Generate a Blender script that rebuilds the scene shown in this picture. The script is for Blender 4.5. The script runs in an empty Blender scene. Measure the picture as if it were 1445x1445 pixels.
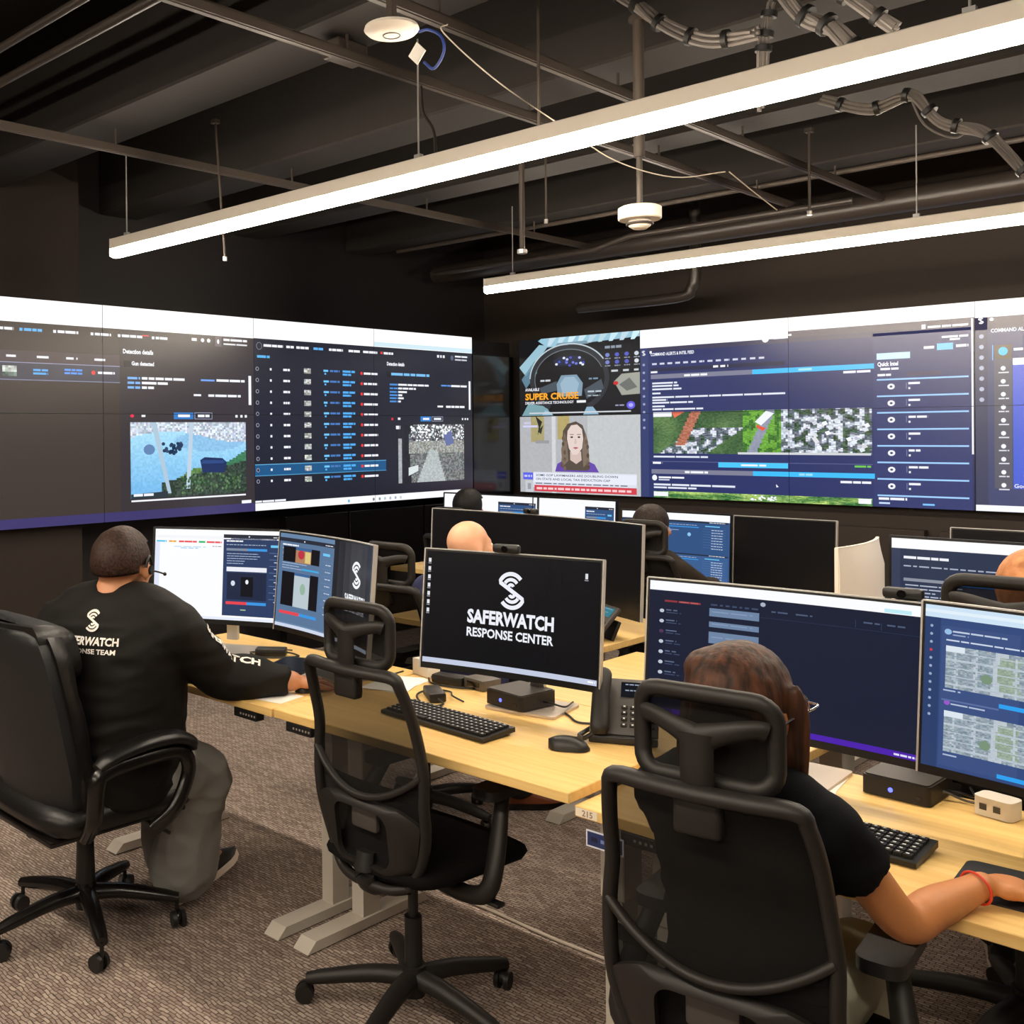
import bpy, bmesh, math, random
from mathutils import Vector, Matrix, noise
S = bpy.context.scene
C = S.collection
PI = math.pi
R = math.radians
rnd = random.Random(7)

# ------------------------------------------------------------------ colours and materials
def lin(c):
    o = []
    for v in c[:3]:
        v = v / 255.0
        o.append(v / 12.92 if v <= 0.04045 else ((v + 0.055) / 1.055) ** 2.4)
    return tuple(o) + (1.0,)

MATS = {}
def mat(name, rgb, rough=0.5, metal=0.0, bump=0.0, bscale=200.0, var=0.0, vscale=6.0, spec=0.5, emit=None, es=0.0, trans=0.0, coat=0.0):
    if name in MATS: return MATS[name]
    m = bpy.data.materials.new(name); m.use_nodes = True
    nt = m.node_tree; b = nt.nodes['Principled BSDF']
    b.inputs['Base Color'].default_value = lin(rgb)
    b.inputs['Roughness'].default_value = rough
    b.inputs['Metallic'].default_value = metal
    b.inputs['Specular IOR Level'].default_value = spec
    b.inputs['Coat Weight'].default_value = coat
    if emit:
        b.inputs['Emission Color'].default_value = lin(emit); b.inputs['Emission Strength'].default_value = es
    if bump or var:
        tc = nt.nodes.new('ShaderNodeTexCoord')
    if var:
        n = nt.nodes.new('ShaderNodeTexNoise'); n.inputs['Scale'].default_value = vscale; n.inputs['Detail'].default_value = 4
        nt.links.new(tc.outputs['Object'], n.inputs['Vector'])
        mx = nt.nodes.new('ShaderNodeMix'); mx.data_type = 'RGBA'
        a = lin(rgb)
        mx.inputs[6].default_value = tuple(x * (1 - var) for x in a[:3]) + (1,)
        mx.inputs[7].default_value = tuple(min(1, x * (1 + var)) for x in a[:3]) + (1,)
        nt.links.new(n.outputs['Fac'], mx.inputs[0]); nt.links.new(mx.outputs[2], b.inputs['Base Color'])
    if bump:
        n2 = nt.nodes.new('ShaderNodeTexNoise'); n2.inputs['Scale'].default_value = bscale; n2.inputs['Detail'].default_value = 3
        nt.links.new(tc.outputs['Object'], n2.inputs['Vector'])
        bp = nt.nodes.new('ShaderNodeBump'); bp.inputs['Strength'].default_value = bump; bp.inputs['Distance'].default_value = 0.004
        nt.links.new(n2.outputs['Fac'], bp.inputs['Height']); nt.links.new(bp.outputs['Normal'], b.inputs['Normal'])
    if trans:
        b.inputs['Alpha'].default_value = 1 - trans
    MATS[name] = m
    return m

def screen_mat(name, strength, rough, coat_spec=0.5):
    m = bpy.data.materials.new(name); m.use_nodes = True
    nt = m.node_tree; b = nt.nodes['Principled BSDF']
    b.inputs['Base Color'].default_value = (0.006, 0.006, 0.007, 1)
    b.inputs['Roughness'].default_value = rough; b.inputs['Specular IOR Level'].default_value = coat_spec
    a = nt.nodes.new('ShaderNodeAttribute'); a.attribute_name = 'Col'
    nt.links.new(a.outputs['Color'], b.inputs['Emission Color'])
    b.inputs['Emission Strength'].default_value = strength
    MATS[name] = m
    return m

def carpet_mat():
    m = bpy.data.materials.new('carpet'); m.use_nodes = True
    nt = m.node_tree; b = nt.nodes['Principled BSDF']; b.inputs['Roughness'].default_value = 0.95
    b.inputs['Specular IOR Level'].default_value = 0.1
    tc = nt.nodes.new('ShaderNodeTexCoord')
    nz = nt.nodes.new('ShaderNodeTexNoise'); nz.inputs['Scale'].default_value = 22; nz.inputs['Detail'].default_value = 2
    nt.links.new(tc.outputs['Object'], nz.inputs['Vector'])
    vm = nt.nodes.new('ShaderNodeVectorMath'); vm.operation = 'MULTIPLY_ADD'
    vm.inputs[1].default_value = (0.022, 0.022, 0); nt.links.new(nz.outputs['Color'], vm.inputs[0]); nt.links.new(tc.outputs['Object'], vm.inputs[2])
    br = nt.nodes.new('ShaderNodeTexBrick')
    br.inputs['Scale'].default_value = 1.0; br.inputs['Brick Width'].default_value = 0.034; br.inputs['Row Height'].default_value = 0.0125
    br.inputs['Mortar Size'].default_value = 0.0021; br.inputs['Mortar Smooth'].default_value = 0.6; br.inputs['Bias'].default_value = 0.0
    br.inputs['Color1'].default_value = lin((186, 169, 157)); br.inputs['Color2'].default_value = lin((144, 127, 117)); br.inputs['Mortar'].default_value = lin((88, 76, 71))
    nt.links.new(vm.outputs[0], br.inputs['Vector'])
    n2 = nt.nodes.new('ShaderNodeTexNoise'); n2.inputs['Scale'].default_value = 3.0; n2.inputs['Detail'].default_value = 5
    nt.links.new(tc.outputs['Object'], n2.inputs['Vector'])
    mr = nt.nodes.new('ShaderNodeMapRange'); mr.inputs[3].default_value = 0.72; mr.inputs[4].default_value = 1.2
    nt.links.new(n2.outputs['Fac'], mr.inputs[0])
    mx = nt.nodes.new('ShaderNodeMix'); mx.data_type = 'RGBA'; mx.blend_type = 'MULTIPLY'; mx.inputs[0].default_value = 1
    nt.links.new(br.outputs['Color'], mx.inputs[6]); nt.links.new(mr.outputs[0], mx.inputs[7])
    nt.links.new(mx.outputs[2], b.inputs['Base Color'])
    n3 = nt.nodes.new('ShaderNodeTexNoise'); n3.inputs['Scale'].default_value = 420; nt.links.new(tc.outputs['Object'], n3.inputs['Vector'])
    ad = nt.nodes.new('ShaderNodeMath'); ad.operation = 'MULTIPLY_ADD'; ad.inputs[1].default_value = -1.0
    nt.links.new(br.outputs['Fac'], ad.inputs[0]); nt.links.new(n3.outputs['Fac'], ad.inputs[2])
    bp = nt.nodes.new('ShaderNodeBump'); bp.inputs['Strength'].default_value = 0.6; bp.inputs['Distance'].default_value = 0.004
    nt.links.new(ad.outputs[0], bp.inputs['Height']); nt.links.new(bp.outputs['Normal'], b.inputs['Normal'])
    MATS['carpet'] = m
    return m

def wood_mat():
    m = bpy.data.materials.new('beech_laminate'); m.use_nodes = True
    nt = m.node_tree; b = nt.nodes['Principled BSDF']; b.inputs['Roughness'].default_value = 0.42
    tc = nt.nodes.new('ShaderNodeTexCoord'); mp = nt.nodes.new('ShaderNodeMapping'); mp.inputs['Scale'].default_value = (1.2, 26, 26)
    nt.links.new(tc.outputs['Object'], mp.inputs['Vector'])
    n = nt.nodes.new('ShaderNodeTexNoise'); n.inputs['Scale'].default_value = 2.2; n.inputs['Detail'].default_value = 6; n.inputs['Distortion'].default_value = 0.6
    nt.links.new(mp.outputs[0], n.inputs['Vector'])
    cr = nt.nodes.new('ShaderNodeValToRGB')
    cr.color_ramp.elements[0].position = 0.35; cr.color_ramp.elements[0].color = lin((222, 180, 108))
    cr.color_ramp.elements[1].position = 0.68; cr.color_ramp.elements[1].color = lin((234, 198, 128))
    nt.links.new(n.outputs['Fac'], cr.inputs[0]); nt.links.new(cr.outputs[0], b.inputs['Base Color'])
    MATS['beech_laminate'] = m
    return m

def hair_mat(name, dark, light, scale=(60, 60, 6)):
    m = bpy.data.materials.new(name); m.use_nodes = True
    nt = m.node_tree; b = nt.nodes['Principled BSDF']; b.inputs['Roughness'].default_value = 0.55; b.inputs['Specular IOR Level'].default_value = 0.25
    tc = nt.nodes.new('ShaderNodeTexCoord'); mp = nt.nodes.new('ShaderNodeMapping'); mp.inputs['Scale'].default_value = scale
    nt.links.new(tc.outputs['Object'], mp.inputs['Vector'])
    n = nt.nodes.new('ShaderNodeTexNoise'); n.inputs['Scale'].default_value = 3; n.inputs['Detail'].default_value = 5
    nt.links.new(mp.outputs[0], n.inputs['Vector'])
    cr = nt.nodes.new('ShaderNodeValToRGB')
    cr.color_ramp.elements[0].position = 0.35; cr.color_ramp.elements[0].color = lin(dark)
    cr.color_ramp.elements[1].position = 0.7; cr.color_ramp.elements[1].color = lin(light)
    nt.links.new(n.outputs['Fac'], cr.inputs[0]); nt.links.new(cr.outputs[0], b.inputs['Base Color'])
    bp = nt.nodes.new('ShaderNodeBump'); bp.inputs['Strength'].default_value = 0.7; bp.inputs['Distance'].default_value = 0.004
    nt.links.new(n.outputs['Fac'], bp.inputs['Height']); nt.links.new(bp.outputs['Normal'], b.inputs['Normal'])
    MATS[name] = m
    return m

carpet_mat(); wood_mat()
mat('wall_paint', (40, 30, 24), 0.75, bump=0.15, bscale=60, var=0.12)
mat('wall_paint_deep', (30, 25, 24), 0.6, bump=0.1, bscale=60)
mat('ceiling_paint', (29, 24, 21), 0.8, bump=0.2, bscale=40, var=0.15)
mat('strut_paint', (62, 53, 46), 0.55, var=0.1)
mat('dark_conduit', (50, 44, 40), 0.35)
mat('gloss_black', (9, 9, 10), 0.16)
mat('black_plastic', (24, 23, 23), 0.45, bump=0.05, bscale=300)
mat('dark_plastic', (30, 27, 25), 0.5, bump=0.05, bscale=300, spec=0.35)
mat('grey_plastic', (62, 58, 56), 0.45)
mat('bezel', (13, 13, 14), 0.35)
mat('silver', (196, 194, 192), 0.35, metal=0.4)
mat('silver_shell', (222, 214, 205), 0.5)
mat('light_grey_steel', (196, 188, 176), 0.5, bump=0.04, bscale=200)
mat('fabric_black', (11, 10, 10), 0.9, bump=0.3, bscale=500, spec=0.15)
mat('chair_mesh', (22, 20, 19), 0.8, trans=0.16, spec=0.15)
mat('chair_mesh_dense', (18, 17, 17), 0.8, trans=0.05, spec=0.15)
mat('leather', (15, 13, 13), 0.38, bump=0.22, bscale=90)
mat('leather_back', (21, 22, 25), 0.5, bump=0.1, bscale=140)
mat('gloss_arm', (17, 14, 13), 0.25)
mat('chrome', (200, 200, 200), 0.12, metal=1.0)
mat('white_plastic', (232, 224, 212), 0.45)
mat('white_enamel', (246, 238, 226), 0.5)
mat('paper', (240, 236, 228), 0.8)
mat('cable_black', (14, 13, 13), 0.5)
mat('cable_grey', (92, 86, 82), 0.5)
mat('cable_blue', (44, 68, 150), 0.5)
mat('cable_cream', (176, 164, 150), 0.6)
mat('key_black', (22, 21, 22), 0.5)
mat('key_legend', (206, 206, 206), 0.6)
mat('led_blue', (60, 80, 255), 0.4, emit=(80, 90, 255), es=3.0)
mat('lcd_dark', (8, 10, 16), 0.2, emit=(30, 40, 60), es=0.15)
mat('lcd_teal', (30, 90, 110), 0.3, emit=(40, 120, 140), es=0.35)
mat('skin_tan', (190, 130, 92), 0.5, var=0.08, vscale=20)
mat('skin_fair', (226, 168, 134), 0.45, var=0.06, vscale=20)
mat('skin_olive', (196, 128, 76), 0.5, var=0.07, vscale=20)
mat('shirt_black', (19, 17, 15), 0.7, bump=0.12, bscale=400, spec=0.2)
mat('tee_black', (11, 12, 16), 0.85, bump=0.2, bscale=400, spec=0.12)
mat('shirt_brown', (44, 36, 29), 0.8, bump=0.2, bscale=400, spec=0.2)
mat('shirt_navy', (46, 48, 86), 0.8)
mat('shirt_grey', (90, 84, 80), 0.8)
mat('trousers_grey', (132, 131, 128), 0.85, spec=0.15, bump=0.2, bscale=300)
mat('trousers_dark', (42, 40, 42), 0.85)
mat('trousers_sage', (150, 152, 134), 0.85)
mat('shoe_black', (25, 22, 23), 0.5)
mat('shoe_brown', (128, 66, 34), 0.45)
mat('shoe_sole', (222, 206, 192), 0.6)
mat('print_white', (235, 232, 226), 0.6)
mat('print_grey', (150, 142, 136), 0.7)
mat('bracelet_red', (216, 60, 34), 0.5)
mat('eye_white', (235, 230, 225), 0.3)
mat('lip', (150, 84, 72), 0.5)
mat('glasses_metal', (170, 165, 168), 0.2, metal=0.8)
mat('pad_black', (26, 26, 30), 0.7)
mat('plate_silver', (190, 178, 166), 0.3, metal=0.5)
mat('card_blue', (40, 56, 110), 0.5)
mat('lamp_diffuser', (255, 246, 232), 0.5, emit=(255, 240, 218), es=78.0)
hair_mat('hair_dark', (28, 18, 14), (66, 42, 32), (40, 40, 40))
hair_mat('hair_brown', (34, 19, 12), (82, 47, 28), (22, 22, 2.2))
hair_mat('hair_black', (9, 8, 8), (24, 20, 18))
hair_mat('hair_auburn', (150, 92, 52), (206, 140, 92), (9, 9, 9))
hair_mat('hair_darkbrown', (26, 19, 15), (56, 42, 33))
screen_mat('screen_wall', 1.08, 0.27, 0.55)
screen_mat('screen_desk', 1.0, 0.22, 0.22)
screen_mat('screen_off', 1.0, 0.2, 0.3)

# ------------------------------------------------------------------ mesh builder
def rotm(rx=0, ry=0, rz=0):
    return Matrix.Rotation(R(rz), 3, 'Z') @ Matrix.Rotation(R(ry), 3, 'Y') @ Matrix.Rotation(R(rx), 3, 'X')

def catmull(pts, n):
    P = [Vector(p) for p in pts]
    if len(P) < 3: return P
    out = []
    for i in range(len(P) - 1):
        a = P[i - 1] if i else P[0] * 2 - P[1]
        b, c = P[i], P[i + 1]
        d = P[i + 2] if i + 2 < len(P) else c * 2 - b
        for k in range(n):
            t = k / n
            out.append(0.5 * ((2 * b) + (c - a) * t + (2 * a - 5 * b + 4 * c - d) * t * t + (3 * b - a - 3 * c + d) * t ** 3))
    out.append(P[-1])
    return out

class MB:
    def __init__(s): s.bm = bmesh.new()
    def box(s, c, d, rot=None, bev=0.0, seg=2):
        r = bmesh.ops.create_cube(s.bm, size=1.0)
        vs = r['verts']; d = Vector(d); M = rot if rot else Matrix.Identity(3)
        for v in vs: v.co = Vector((v.co.x * d.x, v.co.y * d.y, v.co.z * d.z))
        if bev:
            es = list({e for v in vs for e in v.link_edges})
            b = bmesh.ops.bevel(s.bm, geom=es, offset=bev, segments=seg, affect='EDGES', profile=0.5)
            vs = list({v for f in b['faces'] for v in f.verts} | {v for v in vs if v.is_valid})
        for v in vs: v.co = M @ v.co + Vector(c)
        return s
    def grid(s, rows, closed_u=False, closed_v=False, cap=False):
        V = [[s.bm.verts.new(p) for p in r] for r in rows]
        n, m = len(V), len(V[0])
        for i in range(n if closed_v else n - 1):
            for j in range(m if closed_u else m - 1):
                a, b, c, d = V[i][j], V[i][(j + 1) % m], V[(i + 1) % n][(j + 1) % m], V[(i + 1) % n][j]
                if len({a, b, c, d}) == 4:
                    s.bm.faces.new((a, b, c, d))
        if cap:
            s.bm.faces.new(list(reversed(V[0]))); s.bm.faces.new(V[-1])
        return s
    def tube(s, pts, r, n=10, closed=False, flat=None, smooth=0, up=None, cap=True):
        P = [Vector(p) for p in pts]
        rr = list(r) if hasattr(r, '__len__') else [r] * len(P)
        if smooth:
            ps = catmull([Vector((p.x, p.y, p.z)) for p in P], smooth)
            ri = []
            for i in range(len(P) - 1):
                for k in range(smooth):
                    t = k / smooth; t = t * t * (3 - 2 * t); ri.append(rr[i] * (1 - t) + rr[i + 1] * t)
            ri.append(rr[-1]); P, rr = ps, ri
        N = len(P); rows = []; prev = None
        for i in range(N):
            if closed: t = (P[(i + 1) % N] - P[i - 1])
            else: t = P[min(i + 1, N - 1)] - P[max(i - 1, 0)]
            t.normalize()
            if up is not None: a = Vector(up)
            elif prev is None: a = Vector((0, 0, 1)) if abs(t.z) < 0.9 else Vector((0, 1, 0))
            else: a = prev
            a = (a - t * a.dot(t))
            if a.length < 1e-6: a = Vector((1, 0, 0)) - t * t.x
            a.normalize(); b = t.cross(a); prev = a
            fa, fb = flat if flat else (1, 1)
            rows.append([P[i] + (a * math.sin(2 * PI * k / n) * fa + b * math.cos(2 * PI * k / n) * fb) * rr[i] for k in range(n)])
        s.grid(rows, closed_u=True, closed_v=closed, cap=cap and not closed)
        return s
    def cyl(s, p0, p1, r0, r1=None, n=16): return s.tube([p0, p1], [r0, r0 if r1 is None else r1], n)
    def lathe(s, prof, c=(0, 0, 0), n=24, M=None):
        M = M or Matrix.Identity(3); c = Vector(c)
        rows = [[M @ Vector((r * math.cos(2 * PI * k / n), r * math.sin(2 * PI * k / n), z)) + c for k in range(n)] for r, z in prof]
        return s.grid(rows, closed_u=True, cap=True)
    def ell(s, c, d, M=None, n=20, m=12):
        M = M or Matrix.Identity(3); c = Vector(c); rows = []
        for i in range(m + 1):
            a = -PI / 2 + PI * (i + 0.02) / (m + 0.04)
            rows.append([M @ Vector((d[0] * math.cos(a) * math.cos(2 * PI * k / n), d[1] * math.cos(a) * math.sin(2 * PI * k / n), d[2] * math.sin(a))) + c for k in range(n)])
        return s.grid(rows, closed_u=True, cap=True)
    def prism(s, poly, h, M=None, c=(0, 0, 0)):
        M = M or Matrix.Identity(3); c = Vector(c)
        lo = [M @ Vector((x, y, 0)) + c for x, y in poly]; hi = [M @ Vector((x, y, h)) + c for x, y in poly]
        return s.grid([lo, hi], closed_u=True, cap=True)
    def mesh(s, name, m, smooth=True, ang=40):
        bmesh.ops.recalc_face_normals(s.bm, faces=s.bm.faces[:])
        me = bpy.data.meshes.new(name); s.bm.to_mesh(me); s.bm.free()
        if m: me.materials.append(MATS[m])
        if smooth:
            me.shade_smooth(); me.set_sharp_from_angle(angle=R(ang))
        return me
    def build(s, name, m, parent=None, smooth=True, ang=40, loc=None, rot=None):
        o = bpy.data.objects.new(name, s.mesh(name, m, smooth, ang)); C.objects.link(o)
        if parent: o.parent = parent
        if loc: o.location = loc
        if rot: o.rotation_euler = rot
        return o

def rrect(w, h, r, n=5, cx=0, cy=0):
    out = []
    for (sx, sy, a0) in ((1, 1, 0), (-1, 1, 90), (-1, -1, 180), (1, -1, 270)):
        for k in range(n + 1):
            a = R(a0 + 90 * k / n)
            out.append((cx + sx * (w / 2 - r) + r * math.cos(a), cy + sy * (h / 2 - r) + r * math.sin(a)))
    return out

def tag(o, label, cat, group=None, kind=None):
    o['label'] = label; o['category'] = cat
    if group: o['group'] = group
    if kind: o['kind'] = kind
    return o
def thing(name, label, cat, loc=(0, 0, 0), rz=0.0, group=None):
    o = bpy.data.objects.new(name, None); C.objects.link(o); o.empty_display_size = 0.1
    o.location = loc; o.rotation_euler = (0, 0, R(rz))
    return tag(o, label, cat, group)
def struct(o):
    o['kind'] = 'structure'; return o
KIDS = {}
def kids(o): return [c for c in bpy.data.objects if c.parent == o]
def dup(root, label=None, loc=None, rz=None, group=None):
    r = root.copy(); C.objects.link(r)
    for c in kids(root):
        d = dup(c); d.parent = r
    if label: r['label'] = label
    if group: r['group'] = group
    if loc: r.location = loc
    if rz is not None: r.rotation_euler = (0, 0, R(rz))
    return r

# ------------------------------------------------------------------ flat pictures for screens, prints and stickers
TXT = {}
def text_tris(body, bold=0.0):
    k = (body, bold)
    if k in TXT: return TXT[k]
    cu = bpy.data.curves.new('text', 'FONT'); cu.body = body; cu.size = 1.0; cu.offset = bold; cu.resolution_u = 2; cu.fill_mode = 'FRONT'
    o = bpy.data.objects.new('text', cu); C.objects.link(o)
    dg = bpy.context.evaluated_depsgraph_get(); me = bpy.data.meshes.new_from_object(o.evaluated_get(dg))
    me.calc_loop_triangles()
    tr = [[(me.vertices[i].co.x, me.vertices[i].co.y) for i in t.vertices] for t in me.loop_triangles]
    bpy.data.objects.remove(o); bpy.data.curves.remove(cu); bpy.data.meshes.remove(me)
    xs = [p[0] for t in tr for p in t]
    TXT[k] = (tr, min(xs), max(xs))
    return TXT[k]

def clip_axis(poly, ax, val, keep_less):
    out = []; n = len(poly)
    for i in range(n):
        a, b = poly[i], poly[(i + 1) % n]
        ia = (a[ax] <= val) if keep_less else (a[ax] >= val); ib = (b[ax] <= val) if keep_less else (b[ax] >= val)
        if ia: out.append(a)
        if ia != ib:
            t = (val - a[ax]) / (b[ax] - a[ax])
            out.append((a[0] + (b[0] - a[0]) * t, a[1] + (b[1] - a[1]) * t))
    return out
def clip_rect(poly, x0, y0, x1, y1):
    for ax, v, less in ((0, x0, False), (0, x1, True), (1, y0, False), (1, y1, True)):
        if len(poly) < 3: return []
        poly = clip_axis(poly, ax, v, less)
    return poly if len(poly) >= 3 else []

class Paint:
    """polygons in the picture's own plane, metres or any unit; every polygon is convex"""
    def __init__(s, ox=0, oy=0, sx=1.0, sy=1.0): s.p = []; s.fr(ox, oy, sx, sy)
    def fr(s, ox, oy, sx, sy): s.ox, s.oy, s.sx, s.sy = ox, oy, sx, sy; return s
    def poly(s, pts, col, l=1): s.p.append(([(s.ox + x * s.sx, s.oy + y * s.sy) for x, y in pts], col, l)); return s
    def rect(s, x0, y0, x1, y1, col, l=1): return s.poly([(x0, y0), (x1, y0), (x1, y1), (x0, y1)], col, l)
    def disc(s, x, y, rx, ry, col, l=2, n=14, a0=0, a1=360):
        full = a1 - a0 >= 360
        pts = [(x + rx * math.cos(R(a0 + (a1 - a0) * k / (n if full else n - 1))), y + ry * math.sin(R(a0 + (a1 - a0) * k / (n if full else n - 1)))) for k in range(n)]
        return s.poly(pts, col, l)
    def stroke(s, pts, w, col, l=3, asp=1.0):
        # asp = sx/sy so that line width stays even
        P = [Vector((x * asp, y)) for x, y in pts]; L = []; Rr = []
        for i in range(len(P)):
            t = P[min(i + 1, len(P) - 1)] - P[max(i - 1, 0)]
            t.normalize(); nn = Vector((-t.y, t.x)) * w / 2
            L.append(P[i] + nn); Rr.append(P[i] - nn)
        for i in range(len(P) - 1):
            s.poly([(q.x / asp, q.y) for q in (Rr[i], Rr[i + 1], L[i + 1], L[i])], col, l)
        return s
    def text(s, body, x, y, h, col, l=4, align='l', bold=0.012, width=None, asp=1.0):
        """h = cap height in the frame's y unit; asp = sx/sy"""
        tr, x0, x1 = text_tris(body, bold)
        k = h / 0.70; kx = k / asp
        if width: kx = width / (x1 - x0)
        sh = {'l': -x0, 'c': -(x0 + x1) / 2, 'r': -x1}[align]
        for t in tr: s.poly([(x + (px + sh) * kx, y + py * k) for px, py in t], col, l)
        return s
    def words(s, x0, x1, y, h, col, l=3, wl=0.02, gap=0.25):
        x = x0
        while x < x1 - 1e-4:
            w = min(wl * rnd.uniform(0.5, 1.6), x1 - x)
            s.rect(x, y, x + w, y + h, col, l); x += w + wl * gap
        return s
    def field(s, x0, y0, x1, y1, nx, ny, fn, l=2):
        for j in range(ny):
            for i in range(nx):
                u, v = (i + 0.5) / nx, (j + 0.5) / ny
                c = fn(u, v)
                if c: s.rect(x0 + (x1 - x0) * i / nx, y0 + (y1 - y0) * j / ny, x0 + (x1 - x0) * (i + 1) / nx, y0 + (y1 - y0) * (j + 1) / ny, c, l)
        return s
    def clipped(s, x0, y0, x1, y1):
        q = Paint(); q.p = [(c, col, l) for c, col, l in ((clip_rect(p, x0, y0, x1, y1), col, l) for p, col, l in s.p) if c]
        return q
    def build(s, name, m, fn, parent=None, strips=None, step=0.0006):
        """fn(x, y, offset) -> point; strips = (x0, x1, n) splits polygons so that they follow a curve"""
        V = []; F = []; K = []
        for p, col, l in s.p:
            parts = [p]
            if strips:
                a, b, n = strips; parts = []
                xs = [q[0] for q in p]
                i0 = max(0, int((min(xs) - a) / (b - a) * n)); i1 = min(n - 1, int((max(xs) - a) / (b - a) * n - 1e-9))
                for i in range(i0, i1 + 1):
                    c = clip_axis(p, 0, a + (b - a) * i / n, False) if i > i0 else p
                    if len(c) >= 3 and i < i1: c = clip_axis(c, 0, a + (b - a) * (i + 1) / n, True)
                    if len(c) >= 3: parts.append(c)
            for c in parts:
                F.append(list(range(len(V), len(V) + len(c)))); K.append(lin(col))
                V += [fn(x, y, l * step) for x, y in c]
        me = bpy.data.meshes.new(name); me.from_pydata([tuple(v) for v in V], [], F)
        if isinstance(m, str): me.materials.append(MATS[m])
        at = me.color_attributes.new('Col', 'FLOAT_COLOR', 'CORNER'); buf = []
        for f, k in zip(F, K): buf += list(k) * len(f)
        at.data.foreach_set('color', buf)
        o = bpy.data.objects.new(name, me); C.objects.link(o)
        if parent: o.parent = parent
        return o

def emblem(pt, cx, cy, w, col, l=4, asp=1.0):
    """double set of concentric arcs joined into an S"""
    k = w / 2.0; sw = 0.30 * k
    def arc(r, a0, a1, sg):
        return [(cx + sg * (-0.05 + r * math.cos(R(a0 + (a1 - a0) * i / 12))) * k / asp, cy + sg * (0.24 + r * math.sin(R(a0 + (a1 - a0) * i / 12))) * k) for i in range(13)]
    for sg in (1, -1):
        a = arc(1.0, 38, 152, sg)
        a += [(cx + sg * -0.93 * k / asp, cy + sg * 0.55 * k), (cx + sg * 0.0 * k / asp, cy + sg * 0.0 * k)]
        pt.stroke(a, sw, col, l, asp)
        pt.stroke(arc(0.58, 34, 150, sg), sw * 0.85, col, l, asp)
        pt.stroke(arc(0.20, 20, 165, sg), sw * 0.8, col, l, asp)

# ------------------------------------------------------------------ camera
yaw, pit, rol = R(46.355), R(0.2912), R(-0.55385)
Fv = Vector((-math.sin(yaw), math.cos(yaw), 0)); Rv = Vector((math.cos(yaw), math.sin(yaw), 0)); Uv = Vector((0, 0, 1))
F2 = Fv * math.cos(pit) - Uv * math.sin(pit); U2 = Uv * math.cos(pit) + Fv * math.sin(pit)
R3 = Rv * math.cos(rol) + U2 * math.sin(rol); U3 = U2 * math.cos(rol) - Rv * math.sin(rol)
cam = bpy.data.cameras.new('camera'); co = bpy.data.objects.new('camera', cam); C.objects.link(co)
M4 = Matrix((R3, U3, -F2)).transposed().to_4x4(); M4.translation = Vector((0, 0, 1.62)); co.matrix_world = M4
cam.sensor_width = 36; cam.lens = 1476.57 / 1445 * 36; cam.shift_x = 0.1686; cam.shift_y = -0.0723; cam.clip_start = 0.02
S.camera = co

# ------------------------------------------------------------------ setting
struct(MB().box((-1.8, 2.1, -0.05), (9.8, 11.6, 0.1)).build('floor', 'carpet', smooth=False))
struct(MB().box((-1.8, 2.1, 3.75), (9.8, 11.6, 0.1)).build('ceiling', 'ceiling_paint', smooth=False))
struct(MB().box((-6.3, 2.1, 1.85), (0.2, 11.6, 3.9)).build('wall_left', 'wall_paint_deep', smooth=False))
struct(MB().box((-1.8, 7.92, 1.85), (9.8, 0.2, 3.9)).build('wall_back', 'wall_paint', smooth=False))
struct(MB().box((3.0, 2.1, 1.85), (0.2, 11.6, 3.9)).build('wall_right', 'wall_paint', smooth=False))
struct(MB().box((-1.8, -3.6, 1.85), (9.8, 0.2, 3.9)).build('wall_front', 'wall_paint', smooth=False))
struct(MB().box((-6.06, 2.0, 1.85), (0.34, 2.74, 3.7)).build('wall_left_pier', 'wall_paint', smooth=False))
# ceiling beams along the back wall's direction
def beam(y0, y1, z0):
    o = MB().box((-1.6, (y0 + y1) / 2, (z0 + 3.72) / 2), (9.2, y1 - y0, 3.72 - z0), bev=0.01, seg=1).build('ceiling_beam', 'ceiling_paint', smooth=False)
    struct(o)
for y0, y1 in ((2.56, 2.88), (3.70, 4.0), (4.85, 5.12), (6.0, 6.25), (1.3, 1.6), (0.1, 0.4)): beam(y0, y1, 3.1)
# painted struts hung under the beams, running away from the viewer
def strut(name, lab, x, y0, y1, z, w=0.03, h=0.034):
    b = MB()
    for dx in (-w / 2, w / 2): b.box((x + dx, (y0 + y1) / 2, z), (0.006, y1 - y0, h))
    b.box((x, (y0 + y1) / 2, z + h / 2), (w + 0.006, y1 - y0, 0.005))
    b.box((x, (y0 + y1) / 2, z - h / 2), (w * 0.5, y1 - y0, 0.005))
    t = thing(name, lab, 'ceiling strut', (0, 0, 0)); b.build('channel', 'strut_paint', t, smooth=False)
    for k, y in enumerate((2.72, 3.85, 4.98, 6.12)):
        if y0 < y < y1: MB().cyl((x, y, z + h / 2), (x, y, 3.1), 0.006, n=8).build('threaded_rod', 'strut_paint', t)
    return t
strut('ceiling_strut', 'thin painted ceiling strut passing behind the far left end of the long light', -4.40, 1.3, 7.5, 3.0)
strut('ceiling_strut', 'painted ceiling strut running up to the beam junction block', -2.79, 0.3, 7.4, 3.02)
strut('ceiling_strut', 'painted ceiling strut just right of the white disc access point', -2.34, 0.3, 7.0, 3.02)
strut('ceiling_strut', 'short painted strut crossing at the upper right above the lights', -0.95, 1.9, 6.5, 3.05)
tag(MB().box((-2.84, 2.76, 3.055), (0.09, 0.16, 0.07), bev=0.01).build('junction_block', 'strut_paint', smooth=False), 'small brown block where strut meets the big ceiling beam', 'junction block')
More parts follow.
